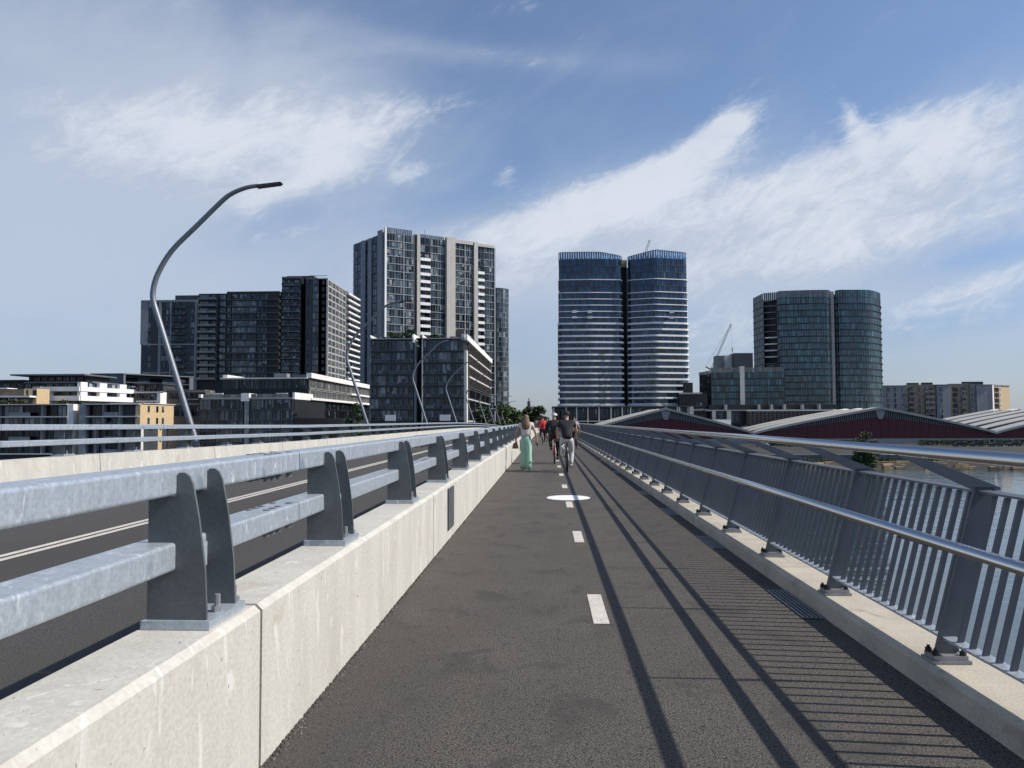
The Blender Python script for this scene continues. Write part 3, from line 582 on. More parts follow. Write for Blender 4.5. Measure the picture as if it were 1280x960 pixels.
# ---- dark apartment tower, far left
def dark_tower():
    F = fr_y(175, 347, 350); R_ = broot('apartment_tower', F, 'long charcoal apartment tower behind the nearest street lamp', 'tower')
    Z = lambda v: F.z(260, v); su = F.su; zb = LZ; fl = (Z(400)-Z(408.3))
    body(R_, 'wall', darkclad, foot(F, 26, su(175), su(245), 0), zb, Z(376)); body(R_, 'wall', blackclad, foot(F, 26, su(245)+.01, su(281), -1.2), zb, Z(366.5))
    body(R_, 'wall', blackclad, foot(F, 28, su(281)+.01, su(347), -.6), zb, Z(364.5)); body(R_, 'penthouse', darkclad, foot(F, 20, su(213), su(243), -3), Z(376)+.01, Z(367.5))
    body(R_, 'wall', lightclad, foot(F, 20, su(175)-.3, su(183.5), .25), Z(430), Z(375))
    for a, c in ((197, 200), (211.5, 213.3), (242.5, 245)): part(R_, 'pilaster', lightclad, F, (su(a), su(c), .005, .5, zb, Z(375.2)))
    for v in (376.2, 429.8, 465.2): part(R_, 'frame_beam', lightclad, F, (su(178), su(242.4), .0, .42, Z(v)-.5, Z(v)+.15))
    part(R_, 'parapet', lightclad, F, (su(174.8), su(245), -.4, .55, Z(376)+.02, Z(374.6)))
    for k in range(15):
        z1 = Z(377.5)-fl*k; z0 = z1-fl*.78
        if z0 < Z(486): break
        z0s = z1-fl*.82
        for a, c, n in ((183.8, 187, 1), (199.5+1, 205.5, 2), (206, 211, 2), (236.5, 241.8, 2)):
            if random.random() < .9: window(R_, F, su(a), su(c), z0s, z1-.2, n, midclad, gl_pale if random.random() < .25 else gl_dark)
        window(R_, F, su(214), su(225), z0s, z1-.2, 4, blackclad, gl_dark); balcony(R_, F, su(214), su(231), z0s-.25, sm=darkclad, gm=gl_dark)
        z1 += Z(367.6)-Z(377.5); z0s = z1-fl*.82
        for a, c, n, g in ((246.5, 258, 3, gl_bal), (259, 270, 3, gl_dark), (272, 279.5, 2, gl_pale)):
            window(R_, F, su(a), su(c), z0s, z1-.15, n, blackclad, g, d=-1.15)
        balcony(R_, F, su(247), su(270), z0s-.25, dep=1.6, sm=darkclad, gm=gl_bal)
        part(R_, 'floor_slab', darkclad, F, (su(281.2), su(347), -.55, .25, z0s-.55, z0s-.05))
        window(R_, F, su(288), su(319), z0s, z1-.12, 12, blackclad, gl_pale if k % 3 else gl_dark, d=-.55)
        window(R_, F, su(319.5), su(332.5), z0s, z1-.12, 5, blackclad, gl_dark, d=-.55)
        window(R_, F, su(282.5), su(287.2), z0s, z1-.12, 2, blackclad, gl_dark, d=-.55)
    # right return, lit
    G = Fr(F.pt(su(347), -.6, 0)[:2], F.pt(su(347)+.5, -28, 0)[:2]); P0 = on_y(347, 500, 350)
    G = Fr((F.pt(su(347), -.5, 0)[0]+.02, 350.6), (F.pt(su(347), 0, 0)[0]+.02, 378))
    for k in range(14):
        z1 = Z(366)-fl*k; part(R_, 'side_slab', brown, G, (0, G.L, .0, .5, z1-1.5, z1-.2))
        window(R_, G, 1, 9, z1-fl+.2, z1-1.6, 4, brown, gl_dark); window(R_, G, 11, 24, z1-fl+.2, z1-1.6, 5, brown, gl_dark)
dark_tower()
def dark_tower_b():
    F = fr_y(351, 408, 352); R_ = broot('apartment_tower', F, 'dark apartment tower with pale gridded side left of the white tower', 'tower'); su = F.su; Z = lambda v: F.z(380, v); fl = Z(400)-Z(408.3); zb = LZ
    body(R_, 'wall', blackclad, foot(F, 40, su(351), su(375), 0), zb, Z(346)); body(R_, 'wall', blackclad, foot(F, 40, su(375)+.01, su(381), -6), zb, Z(346)); body(R_, 'wall', darkclad, foot(F, 46, su(381)+.01, su(408), 0), zb, Z(348.5))
    body(R_, 'plant_room', darkclad, foot(F, 15, su(353), su(388), -4), Z(346)+.01, Z(342.8))
    part(R_, 'roof_screen', lightclad, F, *[(su(385)+i*1.0, su(385)+i*1.0+.08, -.3, -.2, Z(348.5)+.01, Z(344.8)) for i in range(8)], (su(385), su(408), -.32, -.18, Z(344.8)+.01, Z(344.3)))
    body(R_, 'frame_post', lightclad, foot(F, 1.2, su(407), su(408)+.02, .3), zb, Z(347.5))
    part(R_, 'parapet', midclad, F, (su(351), su(375), -.3, .35, Z(347.8), Z(345.8)), (su(381)+.02, su(407)-.02, -.3, .35, Z(349.5), Z(348.3)))
    for k in range(16):
        z1 = Z(349.5)-fl*k; z0 = z1-fl*.8
        balcony(R_, F, su(351.5), su(374), z0-.3, sm=midclad, gm=gl_dark)
        window(R_, F, su(352), su(361), z0, z1-.15, 4, blackclad, gl_pale if random.random() < .4 else gl_dark); window(R_, F, su(362), su(373), z0, z1-.15, 4, blackclad, gl_dark)
        window(R_, F, su(383), su(386.5), z0, z1-.5, 2, darkclad, gl_dark); window(R_, F, su(390.5), su(397), z0-.3, z1-.15, 3, midclad, gl_pale if random.random() < .45 else gl_dark)
        window(R_, F, su(401.5), su(405), z0, z1-.5, 1, darkclad, gl_dark)
    a = F.pt(su(408), 0, 0); G = Fr((a[0]+.03, 352), (a[0]+.03, 384)); body(R_, 'side_wall', midclad, foot(G, 4), zb, Z(348.6), label='pale gridded side wall')
    for k in range(17):
        z1 = Z(348.5)-fl*k; part(R_, 'side_slab', beige, G, (0, G.L, .0, .30, z1-.45, z1+.0))
        for j in range(5):
            s0 = .8+j*6.3; window(R_, G, s0, s0+5.3, z1-fl+.1, z1-.5, 4, beige if k % 6 == 0 else lightclad, gl_pale if random.random() < .4 else gl_dark, fw=.14)
    for j in range(6): part(R_, 'side_mullion', beige, G, (j*6.3, j*6.3+.55, .0, .42, zb, Z(348.7)))
    H = Fr((a[0]+.03, 386), (a[0]+.5, 408)); body(R_, 'rear_wall', darkclad, foot(H, 15), zb, Z(349))
    for k in range(17):
        z1 = Z(351)-fl*k; part(R_, 'balcony_slab', white, H, (0, H.L, .0, 1.4, z1-.75, z1)); window(R_, H, .6, H.L-.6, z1-fl+.1, z1-.8, 8, darkclad, gl_dark)
dark_tower_b()
# ---- white tower
def white_tower():
    a, c, l = on_y(481, 500, 424), on_y(619, 500, 463), on_y(441, 500, 452)
    F = Fr((a.x, a.y), (c.x, c.y)); G = Fr((l.x, l.y), (a.x, a.y)); R_ = empty('apartment_tower', (*F.pt(F.L*.4, -10, LZ),), 'tall white framed apartment tower with stacked white spandrels on its lit side', 'tower')
    su, zb = F.su, LZ; Z = lambda v: F.z(481, v); ztop = Z(290); fl = Z(400)-Z(409.55); n = 25
    back = [F.pt(F.L, -26, 0)[:2], G.pt(0, -3, 0)[:2]]
    body(R_, 'wall', darkclad, [G.pt(0, -.4, 0)[:2], (a.x, a.y+.5), F.pt(F.L, -.5, 0)[:2], F.pt(F.L, -26, 0)[:2], (l.x+8, l.y+22)], zb, ztop)
    # piers; widths read off the lit side
    def s8(x): return su(440+x/6.4)
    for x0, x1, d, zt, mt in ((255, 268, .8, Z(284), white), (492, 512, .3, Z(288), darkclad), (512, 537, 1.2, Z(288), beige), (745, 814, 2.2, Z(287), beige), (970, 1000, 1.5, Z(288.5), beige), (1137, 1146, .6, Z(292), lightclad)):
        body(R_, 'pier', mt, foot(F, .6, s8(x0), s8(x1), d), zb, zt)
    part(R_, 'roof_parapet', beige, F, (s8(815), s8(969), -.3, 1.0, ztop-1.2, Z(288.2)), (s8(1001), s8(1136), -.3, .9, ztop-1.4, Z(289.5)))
    part(R_, 'roof_screen', gl_bal, F, *[(s8(272)+i*1.1, s8(272)+i*1.1+.9, -.2, -.1, ztop+.01, Z(283.5)) for i in range(int((s8(490)-s8(272))/1.1))], *[(s8(540)+i*1.1, s8(540)+i*1.1+.9, -.2, -.1, ztop+.01, Z(286.5)) for i in range(int((s8(744)-s8(540))/1.1))])
    for k in range(n):
        z1 = ztop-.3-fl*k; z0 = z1-fl
        if z0 < Z(522): break
        part(R_, 'floor_slab', slabgrey, F, (s8(269), s8(491), .0, .45, z0-.14, z0+.14), (s8(622), s8(744), .0, .4, z0-.12, z0+.12), (s8(815), s8(969), .0, .4, z0-.14, z0+.14), (s8(1057), s8(1136), .0, .4, z0-.12, z0+.12))
        for x0, x1, p in ((271, 338, 3), (341, 407, 3), (413, 490, 4), (626, 684, 3), (687, 743, 3), (818, 858, 2), (861, 900, 2), (906, 938, 2), (940, 968, 2), (1060, 1098, 2), (1101, 1135, 2)):
            window(R_, F, s8(x0), s8(x1), z0+.16, z1-.14, p, slabgrey, gl_dark if random.random() < .82 else gl_pale, fw=.1)
        for x0, x1 in ((540, 620), (1004, 1055)):
            if k < 2 or (x0 > 1000 and k < 3): window(R_, F, s8(x0), s8(x1), z0+.16, z1-.14, 2, slabgrey, gl_dark); continue
            part(R_, 'spandrel', white, F, (s8(x0), s8(x1), .0, 1.15, z0-.75, z0+.85)); window(R_, F, s8(x0)+.2, s8(x1)-.2, z0+.95, z1-.85, 2, blackclad, gl_dark)
    for x in (408.5, 902): part(R_, 'mullion', slabgrey, F, (s8(x)-.15, s8(x)+.3, .0, .5, zb, ztop))
    gs = lambda x: G.su(440+x/6.4)
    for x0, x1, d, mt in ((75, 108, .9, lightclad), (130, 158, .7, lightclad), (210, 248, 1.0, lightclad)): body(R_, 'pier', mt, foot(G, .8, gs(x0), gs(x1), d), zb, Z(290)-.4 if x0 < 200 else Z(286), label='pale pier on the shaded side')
    for k in range(n):
        z1 = ztop-.3-fl*k; z0 = z1-fl
        if z0 < Z(520): break
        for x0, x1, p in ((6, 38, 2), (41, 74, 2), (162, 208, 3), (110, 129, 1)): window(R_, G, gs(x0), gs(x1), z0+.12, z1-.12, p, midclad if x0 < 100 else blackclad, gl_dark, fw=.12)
    b = MB(); b.tube([F.pt(s8(597), -3, ztop), F.pt(s8(597), -3, Z(279))], .12, 6); b.build('antenna', lamp_m, R_)
white_tower()
def round_tower():
    ctr = on_y(622, 500, 505); R0 = 505*14/980; top_ = CAMZ+(526-357)*495/980; R_ = empty('apartment_tower', (ctr.x, ctr.y, LZ), 'round glass tower peeking out right behind the white tower', 'tower')
    pts = [(ctr.x+R0*math.cos(2*math.pi*i/32), ctr.y+R0*math.sin(2*math.pi*i/32)) for i in range(32)]
    body(R_, 'core', darkclad, pts, LZ, top_-.8); pn = MB(); fl = 3.15
    for k in range(24):
        z1 = top_-.4-fl*k
        for i in range(32):
            a0, a1 = 2*math.pi*(i+.04)/32, 2*math.pi*(i+.96)/32; r = R0+.25
            if math.sin((a0+a1)/2) > .5: continue
            pn.quad((ctr.x+r*math.cos(a0), ctr.y+r*math.sin(a0), z1-fl+.25), (ctr.x+r*math.cos(a1), ctr.y+r*math.sin(a1), z1-fl+.25), (ctr.x+r*math.cos(a1), ctr.y+r*math.sin(a1), z1), (ctr.x+r*math.cos(a0), ctr.y+r*math.sin(a0), z1))
        b = MB(); b.prism([(ctr.x+(R0+.4)*math.cos(2*math.pi*i/32), ctr.y+(R0+.4)*math.sin(2*math.pi*i/32)) for i in range(32)], z1+.02, z1+.22); b.build('floor_slab', slabgrey, R_, fix=True)
    pn.build('window_pane', gl_pale, R_, kind='stuff')
    for a in (250, 300, 335): 
        b = MB(); x, y = ctr.x+(R0+.35)*math.cos(rad(a)), ctr.y+(R0+.35)*math.sin(rad(a)); b.box(x-.2, x+.2, y-.2, y+.2, LZ, top_-.5); b.build('mullion', slabgrey, R_)
round_tower()
# ---- low glass building beside the road, right of the middle lamps
def low_glass():
    F = fr_y(462, 580, 205); R_ = broot('apartment_block', F, 'seven storey dark glass apartment block with white roof edges in front of the white tower', 'building'); su = F.su; Z = lambda v: F.z(520, v); zb = LZ; fl = Z(437)-Z(451.4)
    x4 = lambda x: su(450+x/6.4); ztop = Z(423)
    a = F.pt(su(580), 0, 0); G = Fr((a[0]+.02, 205), (a[0]+.6, 290))
    body(R_, 'wall', blackclad, foot(F, 60, x4(84), x4(428), 0), zb, ztop-.3); body(R_, 'wall', blackclad, foot(F, 60, x4(428)+.01, x4(497), -5), zb, ztop-.8); body(R_, 'wall', blackclad, foot(F, 80, x4(497)+.01, x4(834), 0), zb, ztop-.3)
    body(R_, 'pier', lightclad, foot(F, 6, x4(430), x4(448), -.5), zb, Z(424)); body(R_, 'pier', offwhite, foot(F, .5, x4(496), x4(504), .5), zb, Z(421)); body(R_, 'pier', midclad, foot(F, .5, x4(80), x4(88), .5), zb, Z(421)); body(R_, 'slot_parapet', white, foot(F, 20, x4(420), x4(432), .2), Z(428), Z(417.5))
    body(R_, 'slot_beam', offwhite, foot(F, 3, x4(433), x4(494), -3), Z(428), Z(421))
    for x0, x1 in ((82, 424), (498, 838)):
        part(R_, 'roof_edge', slabgrey, F, (x4(x0), x4(x1), -1.0, .6, ztop-.25, ztop+.05)); 
        for xx in (x0, x1-4): part(R_, 'roof_upstand', white, F, (x4(xx), x4(xx+5), -8, .62, ztop+.06, ztop+.9))
    for k in range(10):
        z1 = ztop-.35-fl*k; z0 = z1-fl
        part(R_, 'floor_slab', blackclad, F, (x4(90), x4(424), .0, .5, z0-.3, z0+.12)); part(R_, 'floor_slab', blackclad, F, (x4(506), x4(832), .0, .5, z0-.3, z0+.12))
        for x0, x1 in ((91, 145), (148, 203), (207, 293), (297, 358), (361, 423), (507, 566), (569, 629), (633, 723), (727, 776), (779, 829)):
            window(R_, F, x4(x0), x4(x1), z0+.15, z1-.32, 3, lightclad, gl_pale if random.random() < .12 else gl_dark, rail=.30 if k else 0, fw=.055, fd=.10)
    # lit side
    body(R_, 'side_wall', darkclad, foot(G, 3), zb, ztop-.35, label='dark brown gridded side wall'); part(R_, 'side_parapet', white, G, (-.3, G.L+1, -.6, .9, ztop-.5, ztop+1.0))
    body(R_, 'corner_pier', offwhite, foot(G, .6, 0, 3.0, .7), zb, ztop-3.2, label='pale corner pier')
    for k in range(9):
        z1 = ztop-.5-fl*k; z0 = z1-fl
        if k in (1, 2, 3, 5, 7): part(R_, 'side_band', white if k < 4 else offwhite, G, (9 if k < 4 else 6, G.L, .0, .55 if k < 4 else .3, z1-.22, z1+.06))
        for j in range(9):
            s0 = 8.5+j*8.5; window(R_, G, s0, s0+7.6, z0+.25, z1-.4, 4, brown if k < 4 else blackclad, gl_dark, fw=.15, fd=.35)
            if j % 2 == 0 and k < 8: part(R_, 'side_fin', brown, G, (s0-.7, s0-.3, .0, .6, z0, z1-.4))
    rb = fr_y(522, 529, 235); body(R_, 'plant_room', blackclad, [rb.pt(-.2, 0, 0)[:2], rb.pt(0, 0, 0)[:2], rb.pt(0, -1, 0)[:2], rb.pt(-.2, -1, 0)[:2]], ztop-1, ztop+.1)
    body(R_, 'plant_room', brown, foot(F, 14, x4(722), x4(795), -12), ztop-.2, F.z(560, 406))
    rp = MB(); rg_ = random.Random(5)
    for x0, x1, h_ in ((212, 340, 1.5), (362, 418, 2.0), (560, 620, 1.3)):
        cl = [(F.pt(x4(rg_.uniform(x0, x1)), -3-rg_.random()*2, ztop+.3+rg_.random()*h_), (1.0, .8, .7)) for _ in range(9)]; leaf_cloud(rp, cl, 700, .28, rg_)
    rp.build('roof_planting', leaf_d, R_, kind='stuff')
    for x in (120, 150, 700): part(R_, 'air_conditioner', lightclad, F, (x4(x), x4(x)+1.6, -6, -5, ztop+.05, ztop+1.0))
    for x in (205, 640): part(R_, 'balcony_screen', white, F, (x4(x), x4(x+85), .55, .7, Z(526), Z(518.5)))
    return R_
low_glass()
# ---- low terrace building left of it
def low_mid():
    F = fr_y(249, 368, 212); R_ = broot('apartment_block', F, 'low dark glass block with white parapets between the two nearest lamps', 'building'); su = F.su; Z = lambda v: F.z(310, v); zb = LZ
    x5 = lambda x: su(240+x/5.333); y5 = lambda y: Z(450+y/5.333)
    body(R_, 'wall', blackclad, foot(F, 30, x5(50), x5(345), 0), zb, y5(258)); body(R_, 'wall', blackclad, foot(F, 30, x5(345)+.01, x5(385), -1), zb, y5(240)); body(R_, 'wall', blackclad, foot(F, 30, x5(385)+.01, x5(682), 0), zb, y5(258))
    body(R_, 'pier', lightclad, foot(F, 1, x5(352), x5(382), .3), zb, y5(258)); body(R_, 'pier_cap', white, foot(F, 6, x5(330), x5(384), .5), y5(275), y5(222)); body(R_, 'pier_cap', white, foot(F, 1, x5(50), x5(66), .5), y5(262), y5(228))
    part(R_, 'parapet', slabgrey, F, (x5(48), x5(329), -.5, .5, y5(262), y5(250)), (x5(388), x5(675), -.5, .5, y5(262), y5(250)))
    part(R_, 'roof_balustrade', gl_bal, F, *[(x5(70)+i*1.5, x5(70)+i*1.5+1.4, -.4, -.3, y5(249), y5(228)) for i in range(int((x5(328)-x5(70))/1.5))], *[(x5(390)+i*1.5, x5(390)+i*1.5+1.4, -.4, -.3, y5(249), y5(226)) for i in range(int((x5(670)-x5(390))/1.5))])
    for x0, x1 in ((292, 312), (512, 580), (530, 590), (100, 165)): part(R_, 'terrace_wall', white, F, (x5(x0), x5(x1), -4-x0*.004, -3.6-x0*.004, y5(256), y5(216)))
    for k in range(5):
        z1 = y5(262+72*k); z0 = y5(262+72*(k+1))
        for x0, x1 in ((55, 125), (127, 195), (197, 270), (272, 340), (395, 460), (462, 530), (532, 600), (602, 675)): window(R_, F, x5(x0), x5(x1), z0+.25, z1-.05, 5, lightclad if k else midclad, gl_dark if (x0+k) % 5 else gl_pale, fw=.06)
        part(R_, 'floor_slab', darkclad, F, (x5(52), x5(343), .0, .4, z0-.1, z0+.2), (x5(388), x5(678), .0, .4, z0-.1, z0+.2))
    U = fr_y(277, 384.5, 226); us = lambda x: U.su(240+x/5.333); uz = lambda y: U.z(330, 450+y/5.333)
    body(R_, 'wall', blackclad, foot(U, 30, us(200), us(772), 0), zb, uz(128), label='set back upper storey'); part(R_, 'roof_edge', offwhite, U, (us(195), us(772), -2, .9, uz(128)+.01, uz(118))); part(R_, 'roof_edge', white, U, (us(195), us(225), -14, -1, uz(117), uz(96)))
    body(R_, 'plant_room', lightclad, foot(U, 6, us(497), us(585), -9), uz(120), uz(82)); body(R_, 'plant_room', midclad, foot(U, 6, us(625), us(770), -12), uz(120), uz(90))
    for i in range(11): window(R_, U, us(205+i*51), us(205+i*51+49), uz(192), uz(129), 5, darkclad, gl_dark, fw=.05)
    # lit receding side
    a = U.pt(us(775), 0, 0); G = Fr((a[0], 226), (a[0]-.3, 305)); body(R_, 'side_wall', blackclad, foot(G, 4), zb, uz(122)); zt = uz(88)
    part(R_, 'side_parapet', white, G, (-.3, G.L, -.5, 1.0, uz(122)+.02, zt))
    for k in range(4):
        z1 = uz(122)-.1-2.95*k; z0 = z1-2.95
        for j in range(13): window(R_, G, .6+j*6, .6+j*6+5.4, z0+.1, z1-.2, 4, beige if k < 2 else blackclad, gl_dark, fw=.13, fd=.3)
    part(R_, 'side_band', white, G, (-.3, G.L, .0, 1.1, uz(122)-6.4, uz(122)-5.7)); 
    b5 = fr_y(367, 390, 212, 228); part(R_, 'terrace_parapet', white, b5, (0, b5.L, -.3, .3, y5(262), y5(217)))
    part(R_, 'side_band', white, G, (48, G.L, .0, .9, uz(122)-3.4, uz(122)-2.8))
low_mid()
# ---- apartments far left
def left_front():
    F = fr_y(-60, 213, 190); R_ = broot('apartment_block', F, 'cream and dark apartment block with tan brick end seen through the far rails at left', 'building'); su = F.su; Z = lambda v: F.z(100, v); zb = LZ-.3
    x5 = lambda x: su(x/5.333); y5 = lambda y: Z(440+y/5.333)
    body(R_, 'wall', darkclad, foot(F, 14, x5(-320), x5(452), -1.6), zb, y5(352)); body(R_, 'wall', white, foot(F, 15, x5(453), x5(490), 0), zb, y5(347)); body(R_, 'wall', tan, foot(F, 15, x5(491), x5(533), -1.8), zb, y5(346)); body(R_, 'wall', darkclad, foot(F, 14, x5(534), x5(800), -1.6), zb, y5(352)); body(R_, 'wall', darkclad, foot(F, 14, x5(801), x5(931), -1.4), zb, y5(352))
    body(R_, 'pier', lightclad, foot(F, 2, x5(536), x5(575), .2), zb, y5(347)); part(R_, 'roof_edge', offwhite, F, (x5(-320), x5(452), -2, .4, y5(352)+.01, y5(345)), (x5(575), x5(931), -2, .4, y5(352)+.01, y5(345)))
    ax = F.pt(x5(931), 0, 0)[0]; G = Fr((ax, 190.02), (ax+.2, 207)); gs = lambda x: G.su(x/5.333)
    body(R_, 'brick_end', tan, foot(G, 1.0, 0, G.L, .2), y5(497), y5(345), label='sunlit tan brick end wall'); part(R_, 'roof_edge', offwhite, G, (.6, G.L+.4, -8, .5, y5(345)+.01, y5(341)))
    body(R_, 'lower_wall', darkclad, foot(G, 1.2, 0, G.L, -1.2), zb, y5(498))
    for x in (932, 1055): body(R_, 'column', offwhite if x < 1000 else tan, foot(G, 1.2, gs(x), gs(x+26), .1), zb, y5(498))
    for y0 in (352, 432):
        for x in (980, 1037, 1075): window(R_, G, gs(x), gs(x+12), y5(y0+48), y5(y0+8), 1, blackclad, gl_dark, d=.22, fd=.12)
    for x, n in ((966, 4), (1085, 3)): window(R_, G, gs(x), gs(x+72 if x < 1000 else x+46), y5(590), y5(520), n, midclad, gl_dark, d=-1.15)
    for i, y0 in enumerate((352, 432, 515, 600)):
        z1, z0 = y5(y0+3), y5(y0+80)
        for a, c in ((-320, 452), (576, 930)): part(R_, 'floor_slab', offwhite, F, (x5(a), x5(c), -1.6, .3, z0-.12, z0+.18))
        for a, c, n in ((-300, -160, 4), (-150, -10, 4), (5, 130, 4), (140, 278, 4), (290, 360, 3), (364, 448, 3), (580, 690, 3), (697, 792, 3), (808, 870, 2), (873, 926, 2)):
            window(R_, F, x5(a), x5(c), z0+.2, z1-.1, n, blackclad, gl_pale if random.random() < .2 else gl_dark, d=-1.55)
        for x in (282, 800, 690 if i < 2 else 640): part(R_, 'blade_wall', lightclad, F, (x5(x)-.12, x5(x)+.12, -1.6, .15, z0+.19, z1))
        for a, c in (((-200, -60),) if i % 2 else ((65, 205),))+(((697, 792),) if i != 1 else ((460, 520),)): part(R_, 'balcony_screen', lightclad, F, (x5(a), x5(c), .0, .12, z0+.19, z0+1.15))
    rp = MB(); rg_ = random.Random(6)
    for x0, x1 in ((8, 60), (90, 118), (-120, -20), (300, 420)):
        cl = [(F.pt(x5(rg_.uniform(x0, x1)), -3, y5(345)+.2+rg_.random()*.8), (.8, .6, .5)) for _ in range(7)]; leaf_cloud(rp, cl, 420, .22, rg_)
    rp.build('terrace_planting', leaf_b, R_, kind='stuff')
    for a in (452.5, 533.5, 800.5): part(R_, 'downpipe', slabgrey, F, (x5(a)-.06, x5(a)+.06, .02, .14, zb, y5(348)))
    part(R_, 'awning', offwhite, F, (x5(900), x5(955), -.5, 1.2, y5(556), y5(546)))
left_front()
def left_rear():
    F = fr_y(41, 99, 232); R_ = broot('apartment_block', F, 'white banded apartment block with broad flat roof at far left', 'building'); su = F.su; Z = lambda v: F.z(60, v); zb = LZ
    x5 = lambda x: su(x/5.333); y5 = lambda y: Z(440+y/5.333)
    body(R_, 'wall', darkclad, foot(F, 20, x5(215), x5(530), -1.2), zb, y5(235)); body(R_, 'end_wall', beige, foot(F, 20, x5(215), x5(266), 0), zb, y5(230))
    for y0, y1 in ((232, 262), (292, 325), (352, 380)): part(R_, 'balcony_band', white, F, (x5(266)+.02, x5(530), -1.0, .3, y5(y1), y5(y0)))
    for y0, y1 in ((262, 292), (325, 352)):
        for a, c, n in ((270, 322, 3), (345, 368, 2), (378, 450, 4), (455, 526, 4)): window(R_, F, x5(a), x5(c), y5(y1)+.1, y5(y0)-.1, n, blackclad, gl_dark, d=-1.15)
        part(R_, 'blade_wall', white, F, (x5(322), x5(344), -1.1, .0, y5(y1)+.02, y5(y0)-.02))
    a = F.pt(x5(530), 0, 0); G = Fr((a[0], 232), (a[0]+5.5, 262)); body(R_, 'side_wall', darkclad, foot(G, 3, d=-1.2), zb, y5(235))
    gl = lambda f: G.L*f
    for y0, y1 in ((232, 262), (292, 325), (352, 380)): part(R_, 'balcony_band', white, G, (.2, gl(.86), -1.0, .3, y5(y1), y5(y0)))
    for y0, y1 in ((200, 262), (262, 322)):
        for f0, f1 in ((0, .1), (.26, .37), (.55, .66)): part(R_, 'blade_wall', white, G, (gl(f0)+.25, gl(f1), -1.1, .1, y5(y1)+.02, y5(y0)-.02))
        for f0, f1 in ((.11, .25), (.38, .54), (.67, .85)): window(R_, G, gl(f0), gl(f1), y5(y1)+.1, y5(y0)-.1, 3, blackclad, gl_dark, d=-1.15)
    body(R_, 'end_wall', tan, foot(G, 4, gl(.87), gl(1), .2), zb, y5(245))
    U = fr_y(-30, 104, 240); us = lambda x: U.su(x/5.333); uz = lambda y: U.z(60, 440+y/5.333)
    body(R_, 'upper_wall', darkclad, foot(U, 16, us(-150), us(530), 0), uz(300), uz(196)); body(R_, 'upper_wall', blackclad, foot(U, 14, us(175), us(560), -1), uz(196)+.01, uz(160))
    part(R_, 'flat_roof', midclad, U, (us(98), us(590), -16, 2.5, uz(160)+.02, uz(150))); part(R_, 'flat_roof', darkclad, U, (us(-160), us(180), -14, 1.8, uz(196)+.02, uz(186))); part(R_, 'flat_roof', midclad, U, (us(185), us(640), -14, 2.0, uz(210), uz(200)))
    for i in range(11):
        x0 = 20+i*48; window(R_, U, us(x0), us(x0+42), uz(240), uz(212), 3, darkclad, gl_pale if i % 3 == 0 else gl_dark, d=.05)
        if i > 3: window(R_, U, us(x0), us(x0+42), uz(196)+.1, uz(165), 3, blackclad, gl_dark, d=-.9)
    V = fr_y(-20, 40, 222); vs = lambda x: V.su(x/5.333); vz = lambda y: V.z(20, 440+y/5.333)
    body(R_, 'tan_wing', tan, foot(V, 8, vs(128), vs(213), -2), zb, vz(242)); body(R_, 'brick_wing', brown, foot(V, 8, vs(-100), vs(127), -2.2), zb, vz(244)); part(R_, 'wing_roof', white, V, (vs(-100), vs(212), -4, 1.0, vz(303), vz(292))); part(R_, 'wing_roof', white, V, (vs(-100), vs(22), -6, -1.5, vz(243)+.02, vz(237)))
    for x in (145, 188, 203): window(R_, V, vs(x), vs(x+12), vz(298)+.2, vz(254), 1, blackclad, gl_dark, d=-1.98, fd=.1)
    for x in (-60, -10, 62, 110): part(R_, 'wing_post', offwhite, V, (vs(x), vs(x+6), .2, .5, zb, vz(304)))
    for i in range(5): window(R_, V, vs(-95+i*58), vs(-95+i*58+50), vz(360), vz(306), 3, blackclad, gl_dark, d=-1.9)
left_rear()
def grey_box():
    F = fr_y(112, 155, 268); R_ = broot('apartment_block', F, 'plain grey box building with a dark recess left of the charcoal tower', 'building'); su = F.su; Z = lambda v: F.z(140, v); x5 = lambda x: su(x/5.333); y5 = lambda y: Z(440+y/5.333)
    body(R_, 'wall', midclad, foot(F, 14, x5(600), x5(812), 0), LZ, y5(146)); part(R_, 'roof_edge', lightclad, F, (x5(598), x5(815), -14, .3, y5(146)+.01, y5(142)))
    a = F.pt(x5(815), 0, 0); G = Fr((a[0]+.1, 268), (a[0]+15, 290)); body(R_, 'side_wall', blackclad, foot(G, 5, d=-1.5), LZ, y5(150))
    part(R_, 'frame', midclad, G, (0, .8, -1.4, .3, LZ, y5(150)), (G.L-1.6, G.L, -1.4, .3, LZ, y5(150)), (-.2, G.L+.2, -5, .5, y5(150)+.01, y5(142)))
    for k in range(4): window(R_, G, 1.2, G.L-2, y5(200+k*38)+.15, y5(165+k*38), 5, blackclad, gl_dark, d=-1.45); part(R_, 'slab', darkclad, G, (.9, G.L-1.7, -1.4, .1, y5(203+k*38)-.1, y5(203+k*38)+.2))
grey_box()
